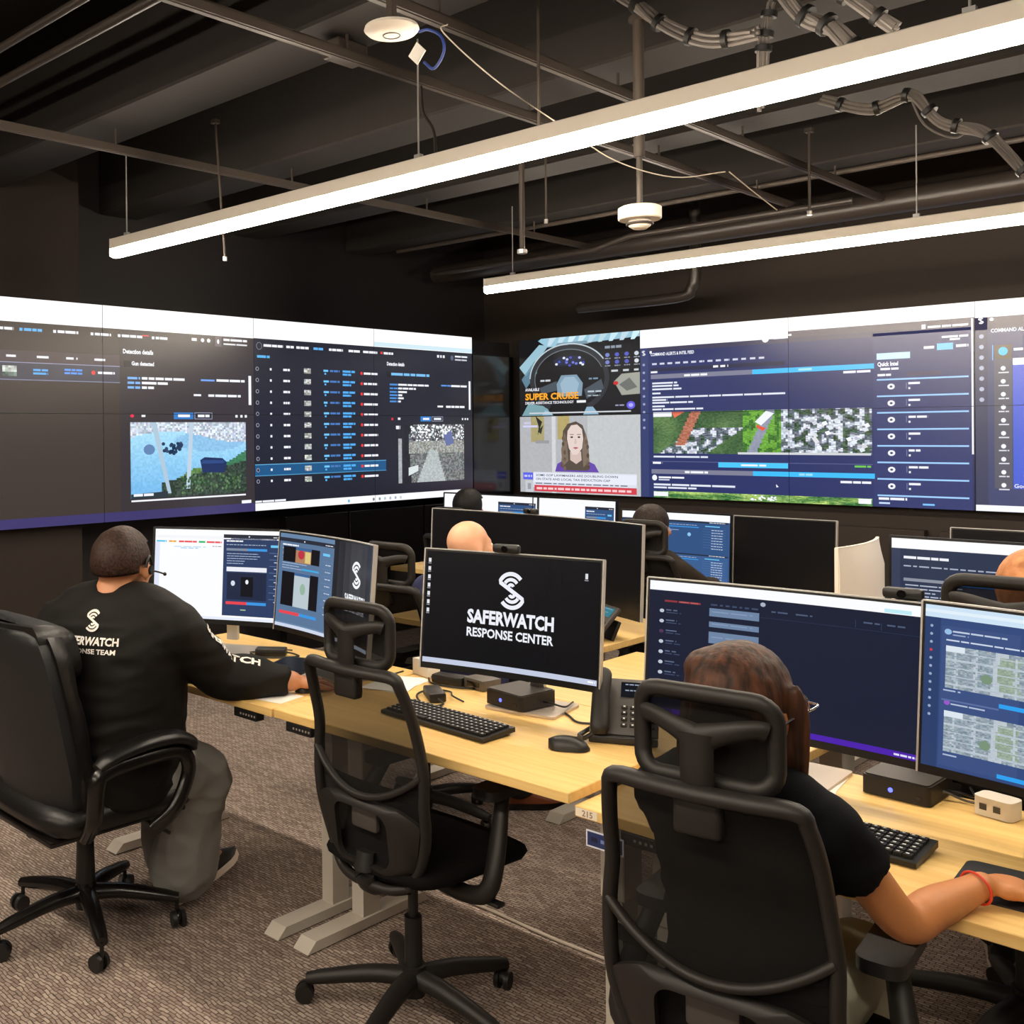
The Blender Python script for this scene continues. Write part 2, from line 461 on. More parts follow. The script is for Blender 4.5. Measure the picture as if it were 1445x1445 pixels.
# conduits and sprinkler pipe
def pipe(name, lab, cat, pts, r, m, n=10, smooth=0):
    return tag(MB().tube(pts, r, n, smooth=smooth).build(name, m), lab, cat)
pipe('hanging_conduit', 'upper of two parallel dark conduits at the top left ceiling', 'conduit', [(-6.0, 1.86, 3.12), (-2.2, 1.86, 3.12)], 0.016, 'dark_conduit')
pipe('hanging_conduit', 'lower of two parallel dark conduits at the top left ceiling', 'conduit', [(-6.0, 2.04, 3.12), (-2.2, 2.04, 3.12)], 0.02, 'dark_conduit')
pipe('hanging_sprinkler_pipe', 'thick dark pipe running along the back wall above the right light', 'pipe', [(-6.0, 6.9, 2.98), (1.0, 6.9, 3.02)], 0.075, 'dark_conduit', 18)
pipe('hanging_conduit', 'thin conduit along the ceiling just above the thick dark pipe', 'conduit', [(-5.8, 6.2, 3.08), (1.0, 6.2, 3.08)], 0.016, 'strut_paint')
pipe('hanging_conduit', 'thin conduit on the back wall above the left screens corner', 'conduit', [(-5.7, 6.55, 2.92), (-4.2, 6.55, 2.92), (-3.9, 6.55, 2.98), (-2.4, 6.55, 2.98)], 0.02, 'dark_conduit')
pipe('hanging_elbow_pipe', 'dark pipe bending down behind the end of the second light', 'pipe', [(-4.75, 7.2, 2.60), (-3.9, 7.2, 2.60), (-3.78, 7.2, 2.66), (-3.75, 7.2, 2.78), (-3.75, 7.2, 3.3)], 0.04, 'dark_conduit', 12, 4)
# vertical drop carrying the smoke detector
t = thing('smoke_detector', 'white round smoke detector hanging on a painted pole', 'smoke detector', (-2.07, 3.55, 2.375))
t.scale = (0.8, 0.8, 0.8)
MB().lathe([(0.0, 0.045), (0.095, 0.045), (0.1, 0.05), (0.1, 0.1), (0.085, 0.108), (0.0, 0.108)], n=28).build('housing', 'white_plastic', t)
MB().lathe([(0.0, 0.0), (0.03, 0.002), (0.05, 0.015), (0.055, 0.03), (0.05, 0.045), (0, 0.045)], n=24).build('sensor_dome', 'white_plastic', t)
MB().tube([(0.058 * math.cos(a), 0.058 * math.sin(a), 0.026) for a in [2 * PI * k / 24 for k in range(24)]], 0.006, 8, closed=True).build('sensor_ring', 'grey_plastic', t)
MB().cyl((0, 0, 0.105), (0, 0, 0.62), 0.014, n=10).cyl((0, 0, 0.34), (0, 0, 1.66), 0.026, n=12).cyl((0, 0, 0.98), (0, 0, 1.0), 0.045, n=14).build('drop_pole', 'strut_paint', t)
# white access point
t = thing('access_point', 'white disc wireless access point under the ceiling at the top', 'access point', (-2.27, 2.41, 2.885))
t.scale = (0.78, 0.78, 0.78)
MB().lathe([(0.0, -0.02), (0.06, -0.018), (0.1, -0.008), (0.112, 0.004), (0.108, 0.016), (0.08, 0.024), (0, 0.024)], n=32).build('dome', 'white_plastic', t)
MB().tube([(0.034 * math.cos(2 * PI * k / 24), 0.034 * math.sin(2 * PI * k / 24), -0.0195) for k in range(24)], 0.0025, 6, closed=True).build('ring', 'grey_plastic', t)
MB().box((0, 0, 0.1), (0.03, 0.03, 0.16)).build('bracket', 'strut_paint', t)
tag(MB().tube([(-2.19, 2.45, 2.87), (-2.15, 2.45, 2.865), (-2.10, 2.45, 2.83), (-2.09, 2.45, 2.78), (-2.13, 2.45, 2.74), (-2.17, 2.45, 2.77)], 0.0045, 8, smooth=5).build('hanging_network_cable', 'cable_blue'), 'blue network cable looped beside the white access point', 'cable')
tag(MB().box((-2.19, 2.44, 2.80), (0.05, 0.004, 0.05), rotm(0, 45, 0)).build('hang_tag', 'paper', smooth=False), 'small white diamond tag dangling below the white access point', 'tag')
# hanging wires and bundles
def wire(name, lab, pts, r, m='cable_cream', cat='cable', smooth=6):
    return tag(MB().tube(pts, r, 7, smooth=smooth).build(name, m), lab, cat)
wire('hanging_wire', 'thin pale wire sagging from the access point down past the detector pole', [(-2.09, 2.47, 2.87), (-2.13, 2.5, 2.86), (-2.15, 2.8, 2.78), (-2.15, 3.2, 2.70), (-2.08, 3.4, 2.61), (-1.96, 3.6, 2.56), (-1.83, 3.75, 2.58)], 0.0022)
wire('hanging_wire', 'short pale wire dropping right from the sag to the dark pipe', [(-1.82, 3.76, 2.58), (-1.80, 3.9, 2.53), (-1.79, 4.1, 2.48)], 0.0022)
wire('hanging_wire', 'thin dark wire curling between the ceiling and the second light', [(-1.6, 5.0, 3.1), (-1.55, 5.05, 2.95), (-1.45, 5.1, 2.88), (-1.4, 5.15, 2.92)], 0.005, 'cable_grey')
wire('light_cord', 'thin cord curving down onto the top of the long light', [(-2.63, 2.95, 2.92), (-2.62, 2.95, 2.82), (-2.57, 2.95, 2.74), (-2.56, 2.95, 2.645)], 0.006, 'dark_conduit')
def bundle(lab, pts, nw, spread, r=0.011, m='cable_grey'):
    t = thing('hanging_cable_bundle', lab, 'cable bundle', pts[0]); p0 = Vector(pts[0]); b = MB()
    cp = catmull(pts, 8)
    for k in range(nw):
        a = 2 * PI * k / nw + 0.3; rr = spread * (0.5 + 0.5 * (k % 2))
        b.tube([p - p0 + Vector((math.cos(a + i * 0.12) * rr * 0.6, math.cos(a + i * 0.12) * rr * 0.6, math.sin(a + i * 0.12) * rr)) for i, p in enumerate(cp)], r, 6)
    b.build('cables', m, t)
    for i in range(3, len(cp) - 1, 6):
        q = cp[i] - p0; d = (cp[i + 1] - cp[i]).normalized()
        MB().cyl(q - d * 0.010, q + d * 0.010, spread + r + 0.002, n=12).build('tie_wrap', 'cable_black', t)
    return t
bundle('grey cable bundle sagging from the pole top towards the upper right', [(-2.12, 3.45, 3.26), (-2.03, 3.45, 3.19), (-1.91, 3.45, 3.07), (-1.74, 3.45, 2.97), (-1.57, 3.45, 2.95)], 6, 0.022, 0.008)
bundle('grey cable bundle hanging straight down behind the long light', [(-1.55, 3.52, 3.06), (-1.57, 3.52, 2.97), (-1.58, 3.52, 2.9), (-1.59, 3.52, 2.72)], 5, 0.018, 0.008)
bundle('fat cable bundle descending from the top edge to the long light', [(-1.52, 3.4, 3.14), (-1.40, 3.4, 2.95), (-1.31, 3.4, 2.88), (-1.2, 3.4, 2.74)], 7, 0.026, 0.009)
bundle('second cable bundle beside the fat one at the upper right', [(-1.42, 3.3, 3.16), (-1.32, 3.3, 3.0), (-1.22, 3.32, 2.92), (-1.1, 3.34, 2.8)], 5, 0.018, 0.008)
bundle('loom of cables snaking below the long light at the right', [(-1.81, 4.6, 3.02), (-1.61, 4.6, 2.94), (-1.46, 4.6, 2.96), (-1.35, 4.6, 2.83), (-1.2, 4.6, 2.75), (-1.05, 4.6, 2.56)], 6, 0.02, 0.008)
bundle('dark cable loom along the wall high above the right video screens', [(-4.9, 6.7, 2.78), (-4.4, 6.7, 2.80), (-3.9, 6.7, 2.82), (-3.4, 6.7, 2.84)], 4, 0.014, 0.008, m='cable_black')
# toggled rod and threaded hangers
def rod(lab, p0, p1, r=0.006):
    t = thing('hanger_rod', lab, 'hanging rod', p0); d = Vector(p1) - Vector(p0)
    MB().cyl((0, 0, 0), d, r, n=8).build('rod', 'strut_paint', t)
    MB().box((0, 0, 0), (0.035, 0.035, 0.02)).build('top_nut', 'strut_paint', t)
    MB().cyl(d - Vector((0, 0, 0.02)), d, r * 1.8, n=8).build('end_nut', 'silver', t)
rod('bare slanting metal rod hanging behind the left end of the long light', (-4.37, 3.3, 3.24), (-4.30, 3.3, 2.53))
rod('short metal hanger with round clamp left of the smoke detector', (-3.165, 4.3, 3.1), (-3.165, 4.3, 2.53), 0.014)
rod('thin metal hanger beside the clamp hanger left of the smoke detector', (-3.02, 4.3, 3.1), (-3.02, 4.3, 2.66), 0.005)
rod('long thin rod dropping from the ceiling onto the long light left of the pole', (-2.275, 3.2, 3.4), (-2.275, 3.2, 2.70), 0.006)
rod('small sprinkler drop hanging above the right light near its middle', (-2.15, 5.3, 3.1), (-2.15, 5.3, 2.70), 0.007)

# ------------------------------------------------------------------ linear pendant lights
def pendant(lab, x0, x1, y, wires, first=None):
    t = thing('linear_pendant_light', lab, 'ceiling light', (x0, y, 2.6)); L = x1 - x0
    MB().box((L / 2, 0, 0.018), (L, 0.062, 0.056), bev=0.004, seg=1).build('housing', 'white_enamel', t)
    pr = [(-0.031, 0), (-0.031, -0.022), (-0.026, -0.034), (-0.014, -0.041), (0, -0.043), (0.014, -0.041), (0.026, -0.034), (0.031, -0.022), (0.031, 0)]
    b = MB(); b.grid([[(x, a, z - 0.0105) for a, z in pr] for x in (0.003, L - 0.003)], closed_u=True, cap=True); b.build('diffuser', 'lamp_diffuser', t)
    for x in (0.0015, L - 0.0015): MB().box((x, 0, 0.0005), (0.003, 0.064, 0.092)).build('end_cap', 'white_enamel', t)
    for x in wires: MB().cyl((x - x0, 0, 0.046), (x - x0, 0, 0.50), 0.0035, n=6).box((x - x0, 0, 0.055), (0.03, 0.02, 0.02)).build('suspension_wire', 'silver', t)
    return t
pendant('long glowing linear light nearest the camera, crossing the whole upper picture', -4.79, 0.9, 2.95, (-4.67, -2.645, -0.8))
pendant('shorter looking glowing linear light farther back above the right screens', -4.42, 0.9, 5.6, (-4.2, -1.755, 0.2))
pendant('glowing linear light in the row above the viewer', -4.79, 0.9, 0.30, (-4.6, -2.6))
pendant('glowing linear light in the row behind the viewer', -4.79, 0.9, -2.35, (-4.6, -2.6))

w = bpy.data.worlds.new('world'); S.world = w; w.use_nodes = True
w.node_tree.nodes['Background'].inputs[0].default_value = (0.02, 0.018, 0.016, 1); w.node_tree.nodes['Background'].inputs[1].default_value = 1.0
S.view_settings.view_transform = 'Standard'; S.view_settings.look = 'None'; S.view_settings.exposure = 0.0; S.view_settings.gamma = 1.0; S.view_settings.use_curve_mapping = False

# ------------------------------------------------------------------ video walls
PW, PH = 0.685 * 16 / 9, 0.685
WH = (238, 240, 248); NAVY = (30, 32, 47)
def lerp(a, b, t): return tuple(a[i] + (b[i] - a[i]) * t for i in range(3))
def jit(c, k):
    a = rnd.uniform(-k, k)
    return tuple(max(0, min(255, v + a + rnd.uniform(-k, k) * 0.18)) for v in c)

def left_wall_picture():
    P = Paint()
    # window one fills the first two columns, window two the last two; the frame of each is 0..1 by 0..1
    P.fr(0, 0, 2 * PW, 2 * PH); asp = 16 / 9
    P.rect(0, 0, 1, 1, (60, 51, 47), 0); P.rect(0, 0.895, 1, 1, (255, 255, 255), 1); P.rect(0.55, 0, 1, 0.895, (52, 46, 50), 1)  # brown background carries the warm reflection of the lights, painted into the picture
    P.rect(0, 0, 1, 0.044, (58, 52, 104), 2)
    for a, b, c in ((0.05, 0.1, WH), (0.13, 0.19, WH), (0.205, 0.255, WH), (0.27, 0.33, (96, 178, 240)), (0.36, 0.43, WH), (0.465, 0.525, WH), (0.545, 0.62, WH), (0.65, 0.70, WH)):
        P.rect(a - 0.0, 0.857, a + 0.008, 0.87, c, 3); P.words(a + 0.012, b, 0.858, 0.012, c, 3, 0.02, 0.12)
    P.rect(0.62, 0.868, 0.64, 0.874, (226, 60, 60), 4)
    P.rect(0, 0.72, 0.55, 0.772, (74, 62, 66), 2)
    for a in (0.05, 0.14, 0.235, 0.315, 0.395, 0.475): P.words(a, a + 0.032, 0.742, 0.010, WH, 3, 0.03)
    P.rect(0, 0.645, 0.55, 0.72, (62, 62, 74), 2); P.rect(0, 0.7185, 0.55, 0.7215, (150, 156, 190), 3); P.rect(0, 0.6435, 0.55, 0.647, (130, 136, 170), 3)
    P.field(0.225, 0.66, 0.262, 0.705, 5, 5, lambda u, v: jit((190, 196, 190) if v > 0.4 else (90, 110, 100), 40), 3)
    for y in (0.685, 0.67): P.words(0.305, 0.345, y, 0.009, (86, 170, 240), 3, 0.03, 0.1); P.words(0.39, 0.44, y + 0.006, 0.009, (86, 150, 240), 3, 0.02, 0.1)
    P.disc(0.472, 0.687, 0.006, 0.010, (236, 60, 60), 3); P.words(0.485, 0.535, 0.682, 0.011, WH, 3, 0.02, 0.1)
    for y in (0.2,): pass
    P.text('Detection details', 0.56, 0.783, 0.020, WH, 3, bold=0.04, width=0.094, asp=asp)
    P.rect(0.562, 0.72, 0.582, 0.75, (20, 20, 26), 3); P.text('Gun detected', 0.586, 0.729, 0.018, WH, 3, bold=0.04, width=0.07, asp=asp)
    for y, b in ((0.663, 0.755), (0.641, 0.70), (0.619, 0.655)):
        P.words(0.573, 0.612, y, 0.011, (120, 176, 240), 3, 0.03, 0.12); P.words(0.617, b, y, 0.012, WH, 3, 0.03, 0.12)
    P.words(0.81, 0.86, 0.665, 0.009, (110, 160, 240), 3, 0.03, 0.1); P.words(0.864, 0.965, 0.665, 0.012, WH, 3, 0.03, 0.1)
    P.words(0.785, 0.81, 0.59, 0.01, WH, 3, 0.03); P.words(0.835, 0.95, 0.588, 0.012, WH, 3, 0.03, 0.12)
    P.rect(0.979, 0.55, 0.989, 0.70, WH, 3)
    P.words(0.78, 0.80, 0.862, 0.014, WH, 3, 0.02); P.disc(0.817, 0.868, 0.006, 0.01, WH, 3); P.disc(0.838, 0.868, 0.006, 0.01, WH, 3)
    P.rect(0.86, 0.842, 0.883, 0.893, (90, 80, 86), 3); P.disc(0.871, 0.866, 0.004, 0.012, WH, 4)
    P.words(0.89, 0.975, 0.872, 0.011, WH, 3, 0.03, 0.1); P.words(0.89, 0.975, 0.852, 0.008, (220, 220, 226), 3, 0.03, 0.1)
    P.words(0.95, 0.985, 0.045, 0.016, WH, 4, 0.05, 0.1)
    P.disc(0.586, 0.491, 0.006, 0.008, (230, 40, 80), 3); P.rect(0.615, 0.486, 0.627, 0.496, WH, 3)
    P.rect(0.718, 0.476, 0.783, 0.509, (44, 120, 196), 3); P.words(0.732, 0.772, 0.486, 0.013, WH, 4, 0.03, 0.1)
    P.rect(0.787, 0.476, 0.848, 0.509, (150, 154, 180), 3); P.rect(0.789, 0.479, 0.846, 0.506, (38, 38, 50), 4); P.words(0.798, 0.838, 0.486, 0.013, WH, 5, 0.03, 0.1)
    for a in (0.93, 0.948, 0.964): P.rect(a, 0.485, a + 0.008, 0.498, WH, 3)
    # camera view of a courtyard
    x0, x1, y0, y1 = 0.58, 0.967, 0.10, 0.461
    def court(u, v):
        if v > 0.80 + 0.08 * math.sin(u * 5): return jit((196, 206, 220), 45)
        if v < 0.30 - 0.35 * (0.55 - u) and u > 0.25: return jit((48, 66, 52), 20)
        if u > 0.72 and v < 0.35 + 0.9 * (u - 0.72): return jit((58, 122, 84), 12)
        if (u - 0.68) ** 2 / 0.1 + (v - 0.74) ** 2 / 0.02 < 1: return jit((140, 192, 230), 8)
        if v < 0.42 and u > 0.2 + 0.8 * v and v < 0.26 + 0.2 * u: return jit((92, 130, 70), 16)
        return jit(lerp((112, 180, 232), (176, 226, 248), v), 8)
    P.field(x0, y0, x1, y1, 64, 40, court, 3)
    W_ = x1 - x0; H_ = y1 - y0
    X = lambda u: x0 + u * W_; Y = lambda v: y0 + v * H_
    P.disc(X(0.15), Y(0.64), 0.018, 0.025, (96, 130, 176), 4)
    for k in range(26): P.disc(X(rnd.uniform(0.26, 0.42)), Y(rnd.uniform(0.58, 0.72)), 0.006, 0.009, jit((38, 60, 90), 15), 4, 7)
    P.poly([(X(0.165), Y(1)), (X(0.21), Y(1)), (X(0.33), Y(0.05)), (X(0.30), Y(0.05))], (172, 196, 214), 5)
    P.poly([(X(0.49), Y(1)), (X(0.525), Y(1)), (X(0.49), Y(0.1)), (X(0.455), Y(0.1))], (186, 206, 222), 5)
    P.poly([(X(0.58), Y(0.48)), (X(0.62), Y(0.52)), (X(0.78), Y(0.5)), (X(0.82), Y(0.44)), (X(0.80), Y(0.30)), (X(0.6), Y(0.31))], (22, 44, 92), 5)
    P.poly([(X(0.6), Y(0.48)), (X(0.79), Y(0.47)), (X(0.80), Y(0.43)), (X(0.59), Y(0.43))], (40, 70, 130), 6)
    for k in range(130):
        a = rnd.uniform(0.42, 0.95); P.disc(X(a), Y(rnd.uniform(0.04, 0.3 - 0.15 * abs(a - 0.7))), 0.004, 0.007, jit((70, 100, 66), 35), 6, 6)
    P.poly([(X(0), Y(0)), (X(0.3), Y(0)), (X(0.3), Y(0.08)), (X(0), Y(0.06))], (40, 52, 60), 6)
    P.words(X(0.02), X(0.18), Y(0.03), 0.012, WH, 7, 0.03, 0.1)
    P.rect(0.581, 0.086, 0.965, 0.094, WH, 4)
    # ---- window two
    P.fr(2 * PW, 0, 2 * PW, 2 * PH)
    P.rect(0, 0, 1, 1, (27, 29, 43), 0); P.rect(0, 0.897, 1, 1, (255, 255, 255), 1); P.rect(0.5, 0.9, 1, 0.925, (206, 230, 240), 2)
    P.rect(0, 0, 1, 0.04, (246, 247, 250), 2)
    for k, a in enumerate((0.38, 0.492, 0.52, 0.545, 0.57, 0.595, 0.62)): P.disc(a, 0.018, 0.005, 0.009, (110, 180, 220) if k == 0 else jit((150, 160, 176), 40), 3)
    P.words(0.0, 0.12, 0.043, 0.010, WH, 3, 0.03, 0.1)
    P.disc(0.02, 0.858, 0.011, 0.02, (120, 124, 140), 3); P.disc(0.02, 0.858, 0.009, 0.017, (27, 29, 43), 4)
    for a, b, c in ((0.037, 0.113, WH), (0.125, 0.155, WH), (0.165, 0.215, WH), (0.235, 0.275, (96, 178, 240)), (0.30, 0.36, WH), (0.385, 0.435, WH), (0.45, 0.515, WH), (0.545, 0.59, WH)): P.words(a, b, 0.856, 0.013, c, 3, 0.02, 0.12)
    P.rect(0.53, 0.857, 0.54, 0.87, (226, 60, 60), 3)
    P.words(0.012, 0.06, 0.797, 0.013, (90, 180, 240), 3, 0.03, 0.1)
    P.words(0.81, 0.85, 0.857, 0.016, WH, 3, 0.012, 0.5); P.disc(0.889, 0.86, 0.008, 0.016, (90, 96, 120), 3); P.words(0.905, 0.975, 0.866, 0.010, WH, 3, 0.03, 0.1); P.words(0.905, 0.97, 0.846, 0.009, (200, 204, 216), 3, 0.03, 0.1)
    P.poly([(0, 0.182), (0.552, 0.182), (0.552, 0.24), (0, 0.24)], (24, 84, 132), 2); P.rect(0, 0.238, 0.552, 0.242, (96, 170, 214), 3); P.rect(0, 0.180, 0.552, 0.184, (80, 150, 196), 3)
    for i in range(11):
        y = 0.739 - i * 0.0586
        P.disc(0.012, y, 0.006, 0.0105, (170, 174, 190), 3); P.disc(0.012, y, 0.0042, 0.008, (27, 29, 43), 4)
        P.rect(0.060, y - 0.006, 0.067, y + 0.006, WH, 3); P.words(0.112, 0.138, y - 0.006, 0.012, WH, 3, 0.012, 0.15)
        P.field(0.195, y - 0.014, 0.223, y + 0.014, 4, 4, lambda u, v: jit((176, 180, 176), 50), 3)
        P.words(0.276, 0.298, y, 0.011, (110, 196, 250), 3, 0.03); P.words(0.303, 0.345, y, 0.011, (70, 120, 190), 3, 0.02, 0.15); P.rect(0.28, y - 0.016, 0.287, y - 0.006, (90, 180, 250), 3)
        P.words(0.358, 0.412, y, 0.012, (80, 170, 240), 3, 0.03, 0.1); P.words(0.358, 0.395, y - 0.017, 0.011, (80, 170, 240), 3, 0.02, 0.1)
        P.disc(0.442, y, 0.0055, 0.009, (236, 50, 50), 3); P.words(0.452, 0.515, y - 0.006, 0.012, WH, 3, 0.03, 0.1)
    P.text('Detection details', 0.56, 0.793, 0.020, WH, 3, bold=0.04, width=0.084, asp=asp)
    P.rect(0.562, 0.725, 0.577, 0.757, (16, 17, 26), 3); P.words(0.58, 0.769, 0.736, 0.015, (120, 190, 240), 3, 0.04, 0.12)
    for y, b in ((0.677, 0.765), (0.655, 0.70), (0.634, 0.655), (0.615, 0.632), (0.597, 0.64), (0.578, 0.625)):
        P.words(0.572, 0.61, y, 0.010, (70, 140, 214), 3, 0.03, 0.1); P.words(0.613, b, y, 0.011, WH, 3, 0.03, 0.1)
    P.words(0.83, 0.88, 0.682, 0.009, (90, 150, 230), 3, 0.03, 0.1); P.words(0.883, 0.968, 0.68, 0.012, WH, 3, 0.03, 0.1)
    P.rect(0.979, 0.54, 0.989, 0.72, WH, 3); P.words(0.81, 0.84, 0.552, 0.011, WH, 3, 0.02); P.words(0.855, 0.955, 0.55, 0.013, WH, 3, 0.03, 0.1)
    P.rect(0.722, 0.466, 0.775, 0.496, (44, 124, 204), 3); P.words(0.734, 0.766, 0.475, 0.012, WH, 4, 0.03, 0.1)
    P.rect(0.779, 0.466, 0.838, 0.496, (150, 154, 180), 3); P.rect(0.781, 0.469, 0.836, 0.493, (34, 36, 50), 4); P.words(0.79, 0.828, 0.475, 0.012, WH, 5, 0.03, 0.1)
    P.disc(0.583, 0.48, 0.005, 0.008, (230, 40, 70), 3); P.rect(0.61, 0.475, 0.622, 0.488, WH, 3)
    for a in (0.94, 0.955, 0.968): P.rect(a, 0.475, a + 0.007, 0.487, WH, 3)
    # grey warehouse camera view
    x0, x1, y0, y1 = 0.605, 0.95, 0.10, 0.447
    def hall(u, v):
        if u < 0.10: return jit((30, 32, 44), 5) if (u < 0.02 or u > 0.07 or v > 0.75) else jit((168, 172, 176), 12)
        if u < 0.15 + 0.05 * (1 - v) + (0.09 * max(0, v - 0.8) * 5): return jit((24, 26, 36), 6)
        if v > 0.72: return jit((88, 92, 98), 60) if rnd.random() < 0.75 else (236, 240, 244)
        if abs(u - 0.52 + (0.5 - v) * 0.05) < 0.06 + 0.28 * (0.55 - v) and v < 0.55: return jit((176, 184, 184), 14)
        if v > 0.5: return jit((150, 152, 148), 38)
        return jit((112, 116, 116), 34)
    P.field(x0, y0, x1, y1, 60, 42, hall, 3)
    W_ = x1 - x0; H_ = y1 - y0
    for k in range(22): P.disc(x0 + W_ * rnd.uniform(0.2, 0.8), y0 + H_ * rnd.uniform(0.8, 0.97), 0.006, 0.008, (246, 248, 252), 4, 8)
    P.poly([(x0 + W_ * 0.68, y0 + H_ * 0.82), (x0 + W_ * 0.8, y0 + H_ * 0.9), (x0 + W_ * 0.84, y0 + H_ * 0.66), (x0 + W_ * 0.72, y0 + H_ * 0.62)], (96, 108, 160), 4)
    P.poly([(x0 + W_ * 0.16, y0 + H_ * 0.12), (x0 + W_ * 0.30, y0 + H_ * 0.2), (x0 + W_ * 0.30, y0 + H_ * 0.3), (x0 + W_ * 0.16, y0 + H_ * 0.26)], (214, 224, 224), 4)
    P.words(0.60, 0.62, 0.42, 0.02, WH, 5, 0.012)
    return P

def aerial(P, x0, y0, x1, y1, mode, l=3):
    ny = max(10, int((y1 - y0) * 170)); nx = int((x1 - x0) * 150)
    def fn(u, v):
        n = noise.noise(Vector((u * 7, v * 1.6, mode))); n2 = noise.noise(Vector((u * 34, v * 7, mode + 5)))
        if mode == 0:
            built = u > 0.62 or (0.18 < u - 0.3 * (v - 0.5) < 0.42 and v < 0.62)
            if abs(u - 0.12 - 0.1 * v) < 0.025 and v > 0.2: return jit((176, 108, 84), 20)
            if abs(u - 0.485 - 0.09 * v) < 0.022: return jit((142, 148, 168), 8)
            if 0.45 < u < 0.62: return jit((104, 164, 56) if n2 > -0.1 else (60, 112, 44), 18)
            if built: return jit((206, 212, 224) if n2 > 0.08 else ((96, 106, 118) if n2 > -0.22 else (56, 82, 58)), 34)
            return jit(lerp((44, 78, 44), (92, 124, 74), max(0, min(1, 0.5 + n))), 14)
        return jit(lerp((48, 104, 54), (176, 206, 110), max(0, min(1, 0.45 + n + 0.6 * n2))), 22)
    P.field(x0, y0, x1, y1, nx, ny, fn, l)

def right_wall_picture():
    P = Paint(); asp = (PW) / (2 * PH)
    # television column: upper half a car advert, lower half a news picture; frame is 0..1 by 0..1
    P.fr(0, 0, PW, 2 * PH)
    P.rect(0, 0.5, 1, 1, (17, 17, 22), 0)
    P.poly([(0.17, 0.985), (0.25, 0.94), (1, 0.965), (1, 1), (0.2, 1)], (150, 194, 214), 1)
    for k in range(9): P.poly([(0.25 + k * 0.085, 0.95), (0.28 + k * 0.085, 0.95), (0.33 + k * 0.085, 1), (0.27 + k * 0.085, 1)], jit((196, 224, 236), 18), 2)
    P.poly([(0.0, 0.82), (0.18, 0.96), (0.26, 0.95), (0.06, 0.76)], (150, 190, 206), 2); P.poly([(0.02, 0.74), (0.14, 0.86), (0.16, 0.78), (0.06, 0.68)], (90, 126, 146), 2)
    P.poly([(0.32, 0.945), (0.60, 0.945), (0.58, 0.965), (0.34, 0.962)], (120, 150, 166), 3)
    def ring(cx, cy, rx, ry, wd, c, l, a0=0, a1=360, n=40):
        P.stroke([(cx + rx * math.cos(R(a0 + (a1 - a0) * k / n)), cy + ry * math.sin(R(a0 + (a1 - a0) * k / n))) for k in range(n + 1)], wd, c, l, asp)
    ring(0.43, 0.73, 0.315, 0.205, 0.034, (44, 46, 52), 3, -60, 240); ring(0.43, 0.735, 0.333, 0.218, 0.008, (190, 204, 212), 4, 30, 178)
    ring(0.43, 0.73, 0.29, 0.188, 0.005, (110, 120, 128), 4, 20, 200)
    P.poly([(0.30, 0.85), (0.36, 0.875), (0.5, 0.875), (0.57, 0.85), (0.55, 0.815), (0.32, 0.815)], (30, 34, 62), 3)
    for k in range(14): P.disc(rnd.uniform(0.32, 0.56), rnd.uniform(0.815, 0.87), 0.012, 0.008, rnd.choice([(70, 84, 190), (226, 230, 244), (110, 120, 220), (180, 190, 240)]), 5, 8)
    P.poly([(0.33, 0.70), (0.37, 0.755), (0.5, 0.755), (0.55, 0.70), (0.54, 0.62), (0.34, 0.62)], (124, 152, 172), 5); P.poly([(0.36, 0.70), (0.40, 0.742), (0.48, 0.742), (0.52, 0.70), (0.5, 0.64), (0.38, 0.64)], (150, 178, 196), 6)
    P.poly([(0.18, 0.68), (0.33, 0.72), (0.34, 0.66), (0.2, 0.64)], (70, 80, 90), 4); P.poly([(0.56, 0.66), (0.70, 0.72), (0.72, 0.66), (0.58, 0.60)], (70, 80, 90), 4)
    P.words(0.19, 0.28, 0.72, 0.012, (200, 206, 214), 6, 0.03); P.words(0.6, 0.68, 0.72, 0.01, (120, 150, 170), 6, 0.04)
    P.words(0.59, 0.70, 0.64, 0.01, (190, 200, 210), 6, 0.04); P.words(0.59, 0.69, 0.615, 0.008, (160, 170, 180), 6, 0.04)
    for i in range(4):
        for j, y in enumerate((0.865, 0.82)):
            P.disc(0.75 + i * 0.075, y, 0.018, 0.013, rnd.choice([(214, 220, 230), (84, 92, 190), (120, 130, 200), (200, 210, 220)]), 5, 8); P.words(0.73 + i * 0.075, 0.775 + i * 0.075, y - 0.025, 0.006, (150, 156, 170), 5, 0.02)
    P.words(0.73, 0.86, 0.905, 0.016, (140, 150, 166), 5, 0.03); P.words(0.78, 0.99, 0.76, 0.012, (200, 206, 210), 5, 0.04, 1.0)
    P.poly([(0.80, 0.70), (0.86, 0.745), (1, 0.75), (1, 0.62), (0.86, 0.615)], (158, 160, 150), 5); P.poly([(0.84, 0.68), (0.92, 0.72), (0.98, 0.66), (0.9, 0.64)], (104, 108, 104), 6); P.disc(0.815, 0.69, 0.02, 0.012, (196, 40, 44), 7)
    P.poly([(0.02, 0.5), (0.08, 0.58), (0.24, 0.56), (0.28, 0.5)], (120, 160, 170), 2); P.poly([(0.2, 0.5), (0.23, 0.535), (0.28, 0.52), (0.3, 0.5)], (150, 186, 206), 4); P.poly([(0.55, 0.5), (0.58, 0.55), (0.63, 0.55), (0.68, 0.5)], (140, 176, 198), 4)
    P.rect(0.09, 0.513, 0.93, 0.521, (206, 210, 216), 8)
    P.text('AVAILABLE', 0.055, 0.662, 0.018, WH, 9, bold=0.02, width=0.125, asp=asp)
    P.text('SUPER CRUISE', 0.055, 0.605, 0.040, (250, 168, 40), 9, bold=0.035, width=0.46, asp=asp)
